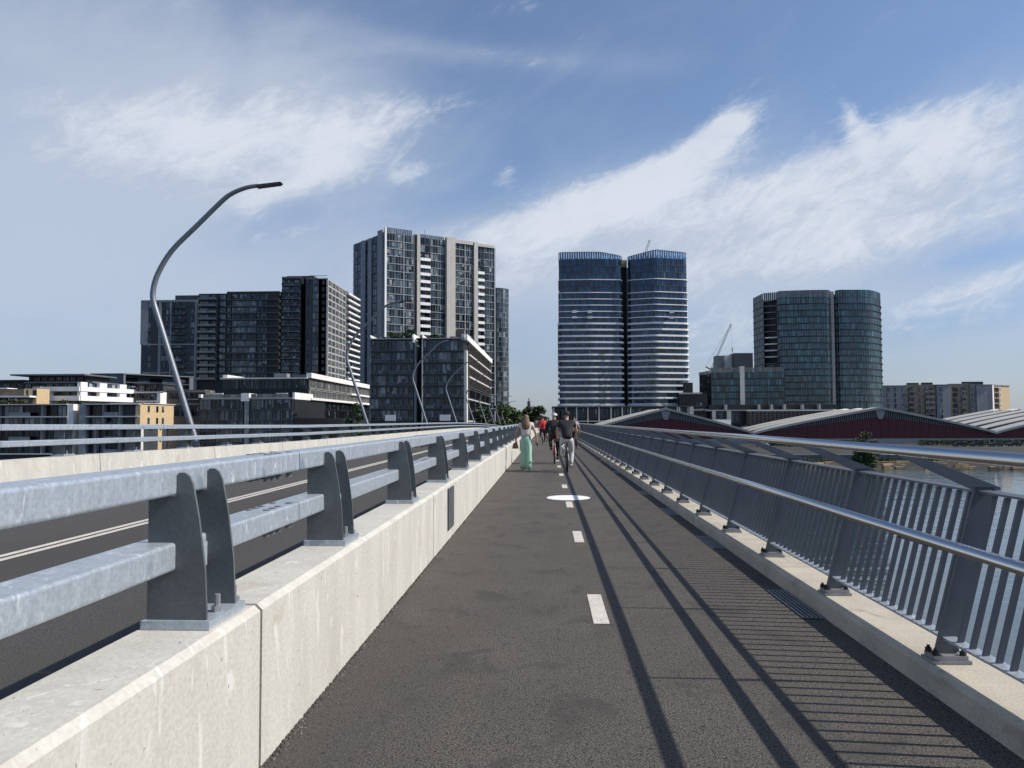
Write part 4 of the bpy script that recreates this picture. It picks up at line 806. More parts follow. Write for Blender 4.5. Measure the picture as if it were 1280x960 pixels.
def brown_block():
    F = fr_y(155, 250, 255); R_ = broot('apartment_block', F, 'low brown block with glazed top floor in front of the charcoal tower', 'building'); su = F.su; Z = lambda v: F.z(190, v); x5 = lambda x: su(x/5.333); y5 = lambda y: Z(440+y/5.333)
    body(R_, 'wall', brown, foot(F, 12, x5(828), x5(1048), 0), LZ, y5(268)); body(R_, 'glazed_floor', darkclad, foot(F, 10, x5(905), x5(1072), -1.5), y5(268)+.01, y5(216)); part(R_, 'roof', darkclad, F, (x5(898), x5(1080), -12, .2, y5(216)+.02, y5(208))); part(R_, 'parapet', offwhite, F, (x5(900), x5(1072), -1.4, .5, y5(274), y5(264))); body(R_, 'end_wall', white, foot(F, 6, x5(1049), x5(1072), .4), LZ, y5(266))
    part(R_, 'balcony_band', offwhite, F, (x5(915), x5(1045), .02, .6, y5(336), y5(324)))
    for i in range(4): window(R_, F, x5(910+i*40), x5(910+i*40+36), y5(262), y5(219), 3, blackclad, gl_pale if i == 0 else gl_dark, d=-1.45)
    for a, c in ((856, 876), (880, 892), (915, 950), (955, 1000), (1005, 1042)): window(R_, F, x5(a), x5(c), y5(314), y5(280), 2, blackclad, gl_dark)
    body(R_, 'rear_wall', brown, foot(F, 12, x5(1075), x5(1330), -4), LZ, y5(250)); part(R_, 'rear_slab', slabgrey, F, (x5(1225), x5(1380), -4, -2.5, y5(268), y5(262)), (x5(1140), x5(1330), -4, -3, y5(352), y5(344)), (x5(1225), x5(1380), -4, -2.5, y5(318), y5(312)))
    for i in range(8): window(R_, F, x5(1085+i*32), x5(1085+i*32+26), y5(310), y5(270), 2, blackclad, gl_dark, d=-3.98); window(R_, F, x5(1085+i*32), x5(1085+i*32+26), y5(425), y5(365), 2, blackclad, gl_dark, d=-3.98)
brown_block()
# ---- curved towers
def off_poly(P, d):
    out = []
    for i, p in enumerate(P):
        a = P[max(0, i-1)]; c = P[min(len(P)-1, i+1)]; t = Vector((c[0]-a[0], c[1]-a[1])).normalized(); out.append((p[0]+t.y*d, p[1]-t.x*d))
    return out
def smooth_poly(P, r, step=1.15):
    """round the corners of an open polyline, then resample evenly"""
    P = [Vector(p) for p in P]; Q = [P[0]]
    for i in range(1, len(P)-1):
        a, p, c = P[i-1], P[i], P[i+1]; k = min(r, (a-p).length*.45, (c-p).length*.45); s = p+(a-p).normalized()*k; e = p+(c-p).normalized()*k
        for j in range(9): t = j/8; Q.append(s*(1-t)**2+p*2*t*(1-t)+e*t*t)
    Q.append(P[-1]); out = [Q[0]]; acc = 0
    for i in range(1, len(Q)):
        seg = (Q[i]-Q[i-1]); Ls = seg.length; pos = 0
        while acc+(Ls-pos) >= step: pos += step-acc; out.append(Q[i-1]+seg*(pos/Ls)); acc = 0
        acc += Ls-pos
    out.append(Q[-1]); return [(p.x, p.y) for p in out]
def band(b, P, d0, d1, z0, z1, k=0):
    I, O = off_poly(P, d0), off_poly(P, d1); b.loft([[(i[0], i[1], z0), (o[0], o[1], z0), (o[0], o[1], z1), (i[0], i[1], z1)] for i, o in zip(I, O)], k)
def panes(b, P, d, z0, z1, gap=.05, k=0, skip=None):
    O = off_poly(P, d)
    for i in range(len(O)-1):
        p, q_ = Vector(O[i]), Vector(O[i+1]); t = (q_-p).normalized(); n = Vector((t.y, -t.x)); e, g = random.uniform(-.018, .018), random.uniform(-.018, .018)
        a = p+t*gap; c = q_-t*gap; a1, c1 = a+n*e, c-n*e; b.quad((a1.x, a1.y, z0), (c1.x, c1.y, z0), (c1.x+n.x*g, c1.y+n.y*g, z1), (a1.x+n.x*g, a1.y+n.y*g, z1), k)
def mullions(b, P, d, z0, z1, w=.05, k=0, every=1):
    O = off_poly(P, d)
    for i in range(0, len(O), every):
        x, y = O[i]; b.box(x-w, x+w, y-w, y+w, z0, z1, k)
def poly_body(root, name, mt, P, back, z0, z1, **kw): return body(root, name, mt, list(P)+[tuple(p) for p in back], z0, z1, **kw)
def twin_towers():
    pz = lambda v: on_y(780, v, 380).z; X = lambda u, y: on_y(u, 500, y).x
    R_ = empty('apartment_tower', (X(780, 395), 395, LZ), 'blue glass twin apartment towers banded with white balconies, straight above the end of the path', 'tower')
    rows = [230, 292, 323, 352, 382, 411]+[440.5+29.8*i for i in range(14)]
    Vv = lambda y: pz(290+y/3.84)
    T = {'left': ([(X(700.5, 408), 408), (X(700.5, 378.5), 378.5), (X(740, 378.2), 378.2), (X(777.5, 380), 380), (X(778.3, 405), 405)], Vv(98)), 'right': ([(X(787.5, 405), 405), (X(787.5, 381.5), 381.5), (X(820, 377.5), 377.5), (X(859.5, 382), 382), (X(857, 404), 404)], Vv(92))}
    for nm, (P0, ztop) in T.items():
        P = smooth_poly(P0, 1.8); zb = Vv(838); back = []
        poly_body(R_, 'core', blackclad, P, back, zb, Vv(130))
        zs = [Vv(130), Vv(163), Vv(196)]+[Vv(y) for y in rows]
        zs.insert(4, (Vv(230)+Vv(292))/2)
        pn, ml = MB(), MB()
        for i in range(len(zs)-1):
            hi, lo = zs[i], zs[i+1]; panes(pn, P, .25, lo+.12, hi-.1); 
        mullions(ml, P, .3, Vv(830), Vv(130), .05)
        pn.build('window_pane', gl_blue, R_, kind='stuff'); ml.build('mullion', darkclad, R_, kind='stuff')
        drop = (lambda x: 1.7*max(0, min(1, (x-X(752, 380))/(X(778, 380)-X(752, 380))))) if nm == 'left' else (lambda x: 2.6*max(0, min(1, (X(822, 378)-x)/(X(822, 378)-X(787, 378)))) + .7*max(0, min(1, (x-X(822, 378))/(X(859, 378)-X(822, 378)))))
        cr = MB(); O_ = off_poly(P, .3)
        for (xa, ya), (xb, yb) in zip(O_[:-1], O_[1:]): gx, gy = (xb-xa)*.09, (yb-ya)*.09; cr.quad((xa+gx, ya+gy, Vv(131)), (xb-gx, yb-gy, Vv(131)), (xb-gx, yb-gy, ztop-drop(xb)), (xa+gx, ya+gy, ztop-drop(xa)))
        cr.build('crown_pane', crown_gl, R_, kind='stuff')
        cm = MB(); mullions(cm, P, .35, Vv(131), ztop-2.7, .06, every=2); cm.build('crown_post', darkclad, R_, kind='stuff'); b = MB(); I_, O_ = off_poly(P, .15), off_poly(P, .5); b.loft([[(i_[0], i_[1], ztop-.12-drop(o_[0])), (o_[0], o_[1], ztop-.12-drop(o_[0])), (o_[0], o_[1], ztop+.12-drop(o_[0])), (i_[0], i_[1], ztop+.12-drop(o_[0]))] for i_, o_ in zip(I_, O_)]); b.build('crown_rail', lightclad, R_, fix=True)
        for i, y in enumerate(rows):
            z = Vv(y); thin = y < 436; b = MB(); h = .40 if thin else .84
            band(b, P, .1,   .7 if thin else 1.1, z-h*.5, z+h*.5); b.build('balcony_band', white if thin or i % 1 == 0 else white, R_, fix=True)
        for y in (163, 196, 261): b = MB(); band(b, P, .1, .42, Vv(y)-.15, Vv(y)+.12); b.build('floor_slab', darkclad, R_, fix=True)
        b = MB(); band(b, P, -.5, 1.5, Vv(843), Vv(828)); b.build('soffit_band', offwhite, R_, fix=True)
        # planters and furniture behind the lower balustrades
    for u, y0 in ((715, 378), (734.5, 378), (837, 377.5)):
        for v0, v1 in ((388, 391), (395.5, 398)):
            a, c = on_y(u, v1, y0-1), on_y(u+5.5, v0, y0-1); b = MB(); b.box(a.x, c.x, y0-1.6, y0-.2, a.z, c.z); b.build('screen_panel', white, R_)
    b = MB(); b.box(X(778, 392), X(788, 392), 392, 408, LZ, Vv(150)); b.build('link_core', blackclad, R_)
    b = MB(); b.box(X(778.2, 389), X(785.6, 389), 389.5, 391.9, Vv(152), Vv(115)); b.build('link_screen', tan, R_); b = MB(); b.box(X(784.4, 391), X(786.6, 391), 389.6, 391.8, LZ, Vv(153)); b.build('link_pier', offwhite, R_)
    F = fr_y(691, 872, 372); su = F.su; Zp = lambda v: F.z(780, v)
    body(R_, 'podium', blackclad, foot(F, 40, 0, F.L, -1.5), LZ, Zp(509)); part(R_, 'podium_roof', darkclad, F, (su(690), su(873), -42, .3, Zp(509)+.01, Zp(507.6)))
    for u in (691.5, 707, 720, 734, 748, 763, 777, 787.5, 832, 846, 848.5): part(R_, 'podium_column', offwhite, F, (su(u), su(u+1.3), -.4, .2, LZ, Zp(509)))
    part(R_, 'podium_pier', beige, F, (su(862), su(866.5), -.4, .5, LZ, Zp(508.7)))
    for i in range(26): window(R_, F, su(693+i*6.8), su(693+i*6.8+6.3), Zp(523), Zp(510.5), 4, darkclad, gl_dark, d=-1.45)
    part(R_, 'podium_band', offwhite, F, (su(700), su(800), -.5, .8, Zp(526.8), Zp(525.8)))
    # balcony plants, dark tufts
    pl = MB(); rg = random.Random(4)
    for (u0, u1, y0, r0) in ((718, 760, 379, 11), (805, 850, 376.5, 10)):
        for r in range(r0, 20):
            for _ in range(11):
                u = rg.uniform(u0, u1); z = Vv(rows[min(r, 19)])+.6; x = X(u, y0); h = rg.uniform(.3, .9); yy = y0-1.6
                pl.hexa([(x-.35, yy, z), (x+.35, yy, z), (x+.35, yy+.5, z), (x-.35, yy+.5, z), (x-.2, yy+.1, z+h), (x+.3, yy+.1, z+h*.8), (x+.2, yy+.4, z+h*.8), (x-.25, yy+.4, z+h)])
    pl.build('balcony_plant', leaf_d, R_, kind='stuff')
twin_towers()
def teal_tower():
    X = lambda u, y: on_y(u, 500, y).x; pz = lambda v: on_y(1000, v, 385).z; V7 = lambda y: pz(350+y/5.05)
    R_ = empty('apartment_tower', (X(1020, 400), 400, LZ), 'teal glass tower with curved corners and a pale central slot at right', 'tower'); fl = V7(90)-V7(130.9)
    ztop = V7(112); zb = V7(815); crown = V7(66)
    P1 = smooth_poly([(X(974, 390), 389.5), (X(975.5, 386), 386), (X(1012, 384), 384), (X(1039.5, 384), 384), (X(1039.5, 392), 392)], 2)
    P2 = smooth_poly([(X(1047.5, 392), 392), (X(1047.5, 384), 384), (X(1090, 385), 385), (X(1103, 395), 395), (X(1101, 412), 412)], 4)
    P3 = [(X(944.5, 408), 408), (X(957, 392), 392)]; P3 = smooth_poly(P3, 1)
    body(R_, 'core', blackclad, list(P1)+[(X(1039, 420), 420), (X(975, 420), 420)], zb, ztop); body(R_, 'core', blackclad, list(P2)+[(X(1047, 420), 420)], zb, ztop); body(R_, 'core', blackclad, list(P3)+[(X(958, 420), 420), (X(945, 420), 420)], zb, ztop)
    body(R_, 'recess_wall', blackclad, [(X(956, 395), 395.5), (X(975, 392), 391.5), (X(975, 420), 420), (X(956, 420), 420)], zb, ztop)  # black colour stands in for the shade inside the recess
    for P, zt, cz in ((P1, ztop, crown), (P2, ztop, crown), (P3, ztop, crown)):
        pn, ml, cp = MB(), MB(), MB()
        for k in range(20):
            z1 = zt-fl*k; z0 = z1-fl
            if z0 < zb-1: break
            panes(pn, P, .3, z0+.3, z1-.12, .07); b = MB(); band(b, P, .1, .65 if P is not P2 else .8, z0-.16, z0+.22); b.build('floor_slab', blackclad, R_, fix=True)
        panes(cp, P, .3, zt+.15, cz, .05); mullions(ml, P, .35, zb, cz-.1, .06)
        pn.build('window_pane', gl_teal, R_, kind='stuff'); ml.build('mullion', slabgrey, R_, kind='stuff'); cp.build('crown_pane', gl_bal if P is P1 else gl_teal, R_, kind='stuff'); b = MB(); band(b, P, .1, .5, zt-.1, zt+.14); b.build('crown_sill', darkclad, R_, fix=True)
    F = Fr((X(957, 392), 392.2), (X(975, 389), 389.3))
    cp = MB(); panes(cp, [F.pt(F.L*i/7, 0, 0)[:2] for i in range(8)], .2, ztop+.15, crown, .05); cp.build('crown_pane', gl_bal, R_, kind='stuff'); part(R_, 'crown_sill', darkclad, F, (0, F.L, -.5, .35, ztop-.3, ztop+.1))
    for k in range(17):
        z1 = ztop-fl*k; mt = white if 4 < k < 9 else lightclad
        part(R_, 'balcony_slab', mt, F, (.2, F.L-.2, -.8, .3, z1-fl-.05, z1-fl+(.55 if mt is white else .2))); window(R_, F, .4, F.L-.4, z1-fl+.6, z1-.2, 5, blackclad, gl_dark, d=-1.0) if k > 9 else None
    b = MB(); b.box(X(1041.2, 386), X(1045.2, 386), 386, 400, LZ, V7(72)); b.build('central_pier', beige, R_); b = MB(); b.box(X(1039.6, 389), X(1047.4, 389), 390, 405, LZ, V7(85)); b.build('slot_wall', blackclad, R_)
    # lower wing
    W_ = fr_y(889, 981, 376); su = W_.su; Zw = lambda y: W_.z(930, 350+y/5.05); zt = Zw(582); w5 = lambda x: su(860+x/5.05)
    body(R_, 'wing_wall', blackclad, foot(W_, 20, w5(146), w5(325), 0), Zw(900), zt); body(R_, 'wing_wall', blackclad, foot(W_, 20, w5(360), w5(611), 0), Zw(900), zt); body(R_, 'wing_wall', blackclad, foot(W_, 18, w5(325)+.01, w5(360)-.01, -1.5), Zw(900), zt); body(R_, 'wing_pier', offwhite, foot(W_, 3, w5(328), w5(357), .8), Zw(820), Zw(545)); body(R_, 'wing_pier', midclad, foot(W_, 2, w5(343), w5(368), .3), LZ, Zw(821))
    for a, c in ((148, 324), (361, 609)):
        pn = MB(); P = [W_.pt(w5(a)+(w5(c)-w5(a))*i/int((w5(c)-w5(a))/1.3), 0, 0)[:2] for i in range(int((w5(c)-w5(a))/1.3)+1)]; ml = MB()
        for k in range(5): z1 = zt-fl*k; panes(pn, P, .25, z1-fl+.3, z1-.12, .07); part(R_, 'floor_slab', blackclad, W_, (w5(a), w5(c), .0, .6, z1-fl-.15, z1-fl+.2))
        mullions(ml, P, .3, zt-fl*5, zt, .07); cp = MB(); panes(cp, P, .25, zt+.1, zt+2.2, .06); pn.build('window_pane', gl_teal, R_, kind='stuff'); ml.build('mullion', darkclad, R_, kind='stuff'); cp.build('roof_screen', gl_bal, R_, kind='stuff')
    S_ = fr_y(874.5, 888.5, 392, 376); body(R_, 'wing_side', blackclad, foot(S_, 10), LZ, Zw(590)); part(R_, 'wing_side_roof', lightclad, S_, (0, S_.L, -10, .2, Zw(590)+.01, Zw(570)))
    for k in range(5): window(R_, S_, 1, S_.L-1, zt-fl*(k+1)-.3, zt-fl*k-.9, 6, blackclad, gl_dark)
    body(R_, 'roof_box', midclad, foot(W_, 12, w5(198), w5(252), -6), zt, Zw(470)); body(R_, 'roof_box', offwhite, foot(W_, 12, w5(252)+.02, w5(308), -8), zt, Zw(466)); body(R_, 'roof_box', darkclad, foot(W_, 14, w5(308)+.02, w5(432), -5), zt, Zw(455))
    # street level: piers, canopy, dark wall
    B_ = fr_y(885, 1066, 368); bs = lambda x: B_.su(860+x/5.05); bz = lambda y: B_.z(960, 350+y/5.05)
    body(R_, 'base_wall', blackclad, foot(B_, 30, bs(140), bs(960), -3), LZ, bz(786)); part(R_, 'base_beam', slabgrey, B_, (bs(110), bs(960), -3, .3, bz(826), bz(818)))
    for x in (240, 450, 530, 612, 725, 832): part(R_, 'base_pier', beige, B_, (bs(x)-.4, bs(x)+.5, -2.9, -.2, bz(817), bz(786)))
    body(R_, 'base_hall', brown, foot(B_, 20, bs(372), bs(940), .5), LZ, bz(828)); part(R_, 'hall_edge', offwhite, B_, (bs(368), bs(945), -.3, .8, bz(828)+.02, bz(822)))
    for i in range(32): part(R_, 'hall_batten', blackclad, B_, (bs(376)+i*1.85, bs(376)+i*1.85+.5, .5, .7, LZ, bz(829)))
    for x in (150, 242): part(R_, 'base_pier', beige, B_, (bs(x), bs(x+22 if x < 200 else x+26), -.5, .8, LZ, bz(827)))
    for a, c in ((165, 240), (270, 330)): window(R_, B_, bs(a), bs(c), bz(905), bz(832), 4, blackclad, gl_dark, d=-.3)
    part(R_, 'kiosk', white, B_, (bs(118), bs(236), 6, 10, LZ, bz(880)))
    body(R_, 'side_terrace', blackclad, foot(B_, 14, bs(-40), bs(139), -6), LZ, bz(712)); part(R_, 'terrace_slab', slabgrey, B_, (bs(-45), bs(100), -5.9, -4, bz(716), bz(706)), (bs(40), bs(145), -5.9, -3.6, bz(822), bz(812))); body(R_, 'side_box', blackclad, foot(B_, 8, bs(-10), bs(52), -9), bz(713), bz(640)); part(R_, 'terrace_slab', lightclad, B_, (bs(-12), bs(22), -9, -8.6, bz(641), bz(628)))
    for k in range(4): window(R_, B_, bs(5), bs(60), bz(800+k*36), bz(770+k*36), 5, blackclad, gl_dark, d=-5.9); window(R_, B_, bs(64), bs(132), bz(800+k*36), bz(770+k*36), 5, blackclad, gl_dark, d=-5.9)
    part(R_, 'base_pier', lightclad, B_, (bs(5), bs(28), -5, -4.2, LZ, bz(797)))
teal_tower()
def right_apartments():
    R_ = None; F = fr_y(1103, 1239, 440); R_ = broot('apartment_block', F, 'grey and brown brick apartment rows at far right above the shed roofs', 'building'); su = F.su; Z = lambda v: F.z(1170, v); x6 = lambda x: su(1080+x/6.4); y6 = lambda y: Z(460+y/6.4); fl = y6(150)-y6(193.5)
    secs = [(148, 345, 143, aptgrey, 0), (346, 580, 138, aptbrown, -1.0), (581, 690, 138, aptgrey, .6), (691, 850, 132, aptbrown, -.8), (851, 895, 136, aptgrey, 0), (896, 1020, 140, aptgrey, .8)]
    for a, c, y, mt, d in secs: body(R_, 'wall', mt, foot(F, 18, x6(a), x6(c), d), LZ, y6(y)); part(R_, 'roof_edge', lightclad, F, (x6(a), x6(c), -3, d+.4, y6(y)+.01, y6(y-6)))
    for a, c, y in ((382, 470, 115), (500, 582, 113), (830, 990, 108), (760, 835, 126)): body(R_, 'roof_plant', blackclad, foot(F, 6, x6(a), x6(c), -4), y6(138), y6(y))
    for k in range(6):
        z1 = y6(150)-fl*k; z0 = z1-fl
        for a, c, n, d, g, fm_ in ((182, 205, 2, 0, gl_pale, midclad), (243, 258, 1, 0, gl_dark, midclad), (303, 343, 3, 0, gl_pale, lightclad), (358, 405, 3, -1, gl_dark, blackclad), (440, 456, 1, -1, gl_pale, brown), (488, 520, 2, -1, gl_dark, offwhite), (525, 560, 2, -1, gl_dark, offwhite), (596, 626, 2, .6, gl_pale, lightclad), (716, 756, 3, -.8, gl_dark, blackclad), (780, 820, 3, -.8, gl_pale if k % 2 else gl_dark, lightclad), (858, 890, 2, 0, gl_pale, lightclad)):
            window(R_, F, x6(a), x6(c), z0+.4, z1-.35, n, fm_, g, d=d+.02)
        for a, c, d in ((352, 410, -1), (780, 822, -.8), (486, 562, -1)): balcony(R_, F, x6(a), x6(c), z0+.1, dep=1.0 if d < -.9 else .8, sm=slabgrey if a > 400 else darkclad, gm=gl_bal)
    a = F.pt(x6(1020), .8, 0); G = fr_y(1239.5, 1262, a[1]+.3, 452); body(R_, 'side_wall', tan, foot(G, 8), LZ, G.z(1245, 482.2), label='sunlit tan end wall'); part(R_, 'roof_edge', lightclad, G, (0, G.L, -3, .4, G.z(1245, 482.2)+.01, G.z(1245, 480.8)))
    part(R_, 'pilaster', white, G, (0, 1.6, 0, .6, LZ, G.z(1245, 482))); 
    for k in range(6):
        for j in range(3): window(R_, G, 2.6+j*2.7, 4.6+j*2.7, G.z(1245, 489.5+k*6.8), G.z(1245, 484.5+k*6.8), 2, white if j == 2 else brown, gl_dark if j else gl_pale, fw=.16, fd=.5)
right_apartments()
# ---- waterfront sheds with wave roofs
def sheds():
    Y0, D = 320.0, 92.0; X = lambda u: on_y(u, 520, Y0).x; ZV = lambda v: on_y(1100, v, Y0).z
    zr, zv, zw = ZV(510), ZV(541.5), LZ
    spec = [('left', X(722), X(832), X(941), 'long red shed with pale wave roof in front of the twin towers'), ('mid', X(941), X(1100), X(1243), 'red waterfront shed with the pale ribbed roof in front of the teal tower'), ('right', X(1243), X(1392), X(1540), 'red waterfront shed with pale ribbed roof, cut by the right picture edge')]
    for key, xa, xp, xb, lab in spec:
        R_ = empty('waterfront_shed', (xp, Y0+D/2, LZ), lab, 'shed', 'red sheds with wave roofs'); N = 14
        def prof(t, side): return zv+(zr-zv)*(t if side < 0 else t)**.88
        pts = [(xa+(xp-xa)*i/N, prof(i/N, -1)) for i in range(N+1)]+[(xb+(xp-xb)*i/N, prof(i/N, 1)) for i in range(N-1, -1, -1)]
        lou = lambda x, z: max(0.0, (z-zv)/(zr-zv))*3.1
        # red front wall made of wide cladding panels
        for i in range(len(pts)-1):
            (x0, z0), (x1, z1) = pts[i], pts[i+1]; a0, a1 = z0-.45-lou(x0, z0), z1-.45-lou(x1, z1); b = MB()
            g = .04; b.hexa([(x0+g, Y0, LZ+2.05), (x1-g, Y0, LZ+2.05), (x1-g, Y0+.3, LZ+2.05), (x0+g, Y0+.3, LZ+2.05), (x0+g, Y0, a0), (x1-g, Y0, a1), (x1-g, Y0+.3, a1), (x0+g, Y0+.3, a0)]); b.build('wall_panel', redclad, R_)
        b = MB(); b.box(xa+.1, xb-.1, Y0+.4, Y0+D, LZ, zv-.6); b.build('hall', redclad, R_); b = MB(); b.box(xa+.05, xb-.05, Y0-.1, Y0+.39, LZ, LZ+2.0); b.build('plinth', slabgrey, R_)
        lv = MB(); ns = 110
        for i in range(ns):
            x = xa+(xb-xa)*(i+.5)/ns; t = (x-xa)/(xp-xa) if x < xp else (xb-x)/(xb-xp); z = prof(t, -1); h = lou(x, z)
            if h > .35: lv.box(x-.16, x+.16, Y0-.25, Y0+.1, z-.45-h, z-.42)
        lv.build('gable_louvre', louvre_m, R_, kind='stuff')
        bk = MB()
        for i in range(len(pts)-1):
            (x0, z0), (x1, z1) = pts[i], pts[i+1]; bk.quad((x0, Y0+.2, z0-.5-lou(x0, z0)), (x1, Y0+.2, z1-.5-lou(x1, z1)), (x1, Y0+.2, z1-.4), (x0, Y0+.2, z0-.4))
        bk.build('gable_backing', darkclad, R_)
        b = MB(); b.hexa([(xp-.8, Y0-.5, zr-4.4), (xp+.8, Y0-.5, zr-4.4), (xp+.8, Y0-.2, zr-4.4), (xp-.8, Y0-.2, zr-4.4), (xp-2.2, Y0-.5, zr-.3), (xp+2.2, Y0-.5, zr-.3), (xp+2.2, Y0-.2, zr-.3), (xp-2.2, Y0-.2, zr-.3)]); b.build('ridge_bracket', slabgrey, R_)
        fa = MB(); fa.loft([[(x, Y0-1.2, z-.42), (x, Y0-1.2, z+.45), (x, Y0+1.6, z+.45), (x, Y0+1.6, z-.42)] for x, z in pts]); fa.build('fascia', slabgrey, R_, fix=True)
        gl = MB()
        for y0_, y1_ in ((Y0+1.7, Y0+D),):
            for i in range(len(pts)-1):
                (x0, z0), (x1, z1) = pts[i], pts[i+1]; gl.quad((x0, y0_, z0-.9), (x1, y0_, z1-.9), (x1, y1_, z1-.9), (x0, y1_, z0-.9))
        gl.build('roof_deck', roofgap, R_)
        for k in range(6):
            ya = Y0+2+k*15.2; yb = ya+7.8
            for half in (0, 1):
                b = MB(); pp = pts[:N+1] if half == 0 else pts[N:]
                sec = []
                for x, z in pp:
                    t = max(0, (z-zv)/(zr-zv)); up = .42*math.sin(math.pi*min(1, t*1.02))+.10
                    sec.append([(x, ya, z-.6+.3), (x, ya, z+.1+up*.35), (x, ya+3.2, z+.2+up), (x, yb-2.2, z+.2+up), (x, yb, z+.1+up*.35), (x, yb, z-.3)])
                b.loft(sec); shade(b.build('roof_vault', roofpan, R_, fix=True))
        if key == 'left': pass
    wl = empty('retaining_wall', (130, 186, LZ), 'low blue grey wall behind the sandstone seawall, below the red sheds', 'wall')
    for i in range(24):
        x0 = 40+i*8.0; y = 188+max(0, i-8)*.25; b = MB(); b.box(x0+.03, x0+7.97, y, y+.4, LZ-.3, LZ+1.25); b.build('wall_panel', midclad, wl); b = MB(); b.box(x0, x0+8, y-.08, y+.48, LZ+1.25, LZ+1.36); b.build('coping', slabgrey, wl)
    for nm, u0, u1, lab in (('hedge', 1150, 1420, 'dark clipped hedge along the shed plinth at the right picture edge'), ('hedge', 944, 1070, 'dark clipped hedge on the quay behind the white van')):
        hh = empty(nm, ((X(u0)+X(u1))/2, 296, LZ), lab, 'hedge'); hb = MB(); rg_ = random.Random(u0)
        for i in range(5200): p_ = Vector((rg_.uniform(X(u0)*.92, X(u1)*.92), 296+rg_.uniform(-1.2, 1.2), LZ+rg_.random()**.7*2.0*(1+.25*math.sin(i*.37)*0))); a_ = Vector((rg_.gauss(0, 1), rg_.gauss(0, 1), rg_.gauss(0, 1))).normalized()*.32; d_ = a_.cross(Vector((rg_.gauss(0, 1), rg_.gauss(0, 1), rg_.gauss(0, 1)))).normalized()*.16; hb.quad(p_-a_, p_-d_, p_+a_, p_+d_)
        hb.build('foliage', leaf_d, hh)
    po = empty('post', (X(1243), Y0-24, LZ), 'thin dark post at the valley between two red sheds', 'post'); b = MB(); b.tube([(X(1243), Y0-24, LZ), (X(1243), Y0-24, LZ+3.4)], .25, 8); b.build('shaft', darkclad, po); b = MB(); b.box(X(1243)-.4, X(1243)+.4, Y0-24.4, Y0-23.6, LZ, LZ+.3); b.build('footing', beige, po)
sheds()
# ------------------------------------------------------------------ trees and shore
def tree(name, x, y, z, h, w, lm, label, seed, n=1800, size=.45, trunk=.25, group=None, cat='tree'):
    rg = random.Random(seed); R_ = empty(name, (x, y, z), label, cat, group); clumps = []; tb = MB()
    tb.tube([(x, y, z-.3), (x+.1*w*rg.uniform(-1, 1), y, z+h*.35), (x+.05*w, y, z+h*.75)], [h*.028, h*.02, h*.008], 8)
    for i in range(10):
        a = rg.uniform(0, 6.28); rr = w*.5*rg.uniform(.25, .72); zz = z+h*rg.uniform(trunk+.12, .88); c = (x+rr*math.cos(a), y+rr*math.sin(a), zz); q = w*rg.uniform(.16, .27)
        clumps.append((c, (q, q, q*.75))); tb.tube([(x, y, z+h*rg.uniform(.22, .5)), ((x+c[0])/2, (y+c[1])/2, zz-h*.12), c], [h*.012, h*.008, h*.003], 5)
    clumps.append(((x, y, z+h*.86), (w*.2, w*.2, h*.12)))
    shade(tb.build('trunk', wood_m, R_)); cb = MB(); leaf_cloud(cb, clumps, n, size, rg); cb.build('crown', lm, R_); return R_
tl = [(604, 190, 505, 7, 'clipped green tree at the foot of the dark glass block'), (626, 236, 503, 9, 'rounded green tree under the round glass tower'), (634, 250, 505, 8, 'green tree beside the far lamps, right of the round tower'), (640, 262, 508, 9, 'bushy tree left of the walking woman, touching the last lamps'), (646, 270, 513, 7, 'small low tree just left of the walking woman')]
for i, (u, y, v, w, lab) in enumerate(tl):
    p = on_y(u, v, y); tree('street_tree', p.x, y, LZ, p.z-LZ, w, leaf_a if i % 2 else leaf_d, lab, 20+i, 2600, .5, .15, 'trees at the end of the bridge')
p = on_y(663, 507, 300); tree('dark_tree', p.x, 300, LZ, p.z-LZ, 15, leaf_d, 'dark domed tree rising behind the walking woman', 41, 3600, .6, .2)
p = on_y(677, 518, 330); tree('dark_tree', p.x, 330, LZ, p.z-LZ, 9, leaf_d, 'low dark tree behind the red cyclist', 42, 1500, .6, .2)
p = on_y(446, 502, 200); tree('shrubby_tree', p.x, 200, LZ, p.z-LZ, 6, leaf_d, 'dark bushy tree at the corner of the low glass block', 43, 1800, .4, .1)
p = on_y(1097, 540, 166); tree('mangrove_tree', p.x, 172, LZ, p.z-LZ+.3, 6.4, leaf_b, 'olive shoreline tree in front of the red shed wall', 44, 1500, .20, .1)
p = on_y(1092, 563, 166); tree('mangrove_bush', p.x-.5, 170.5, WZ+.5, p.z-WZ+.6, 6.6, leaf_d, 'dark dense bush at the waterline under the olive tree', 45, 2600, .25, .0, cat='bush')
rg = random.Random(9)
rk = MB()
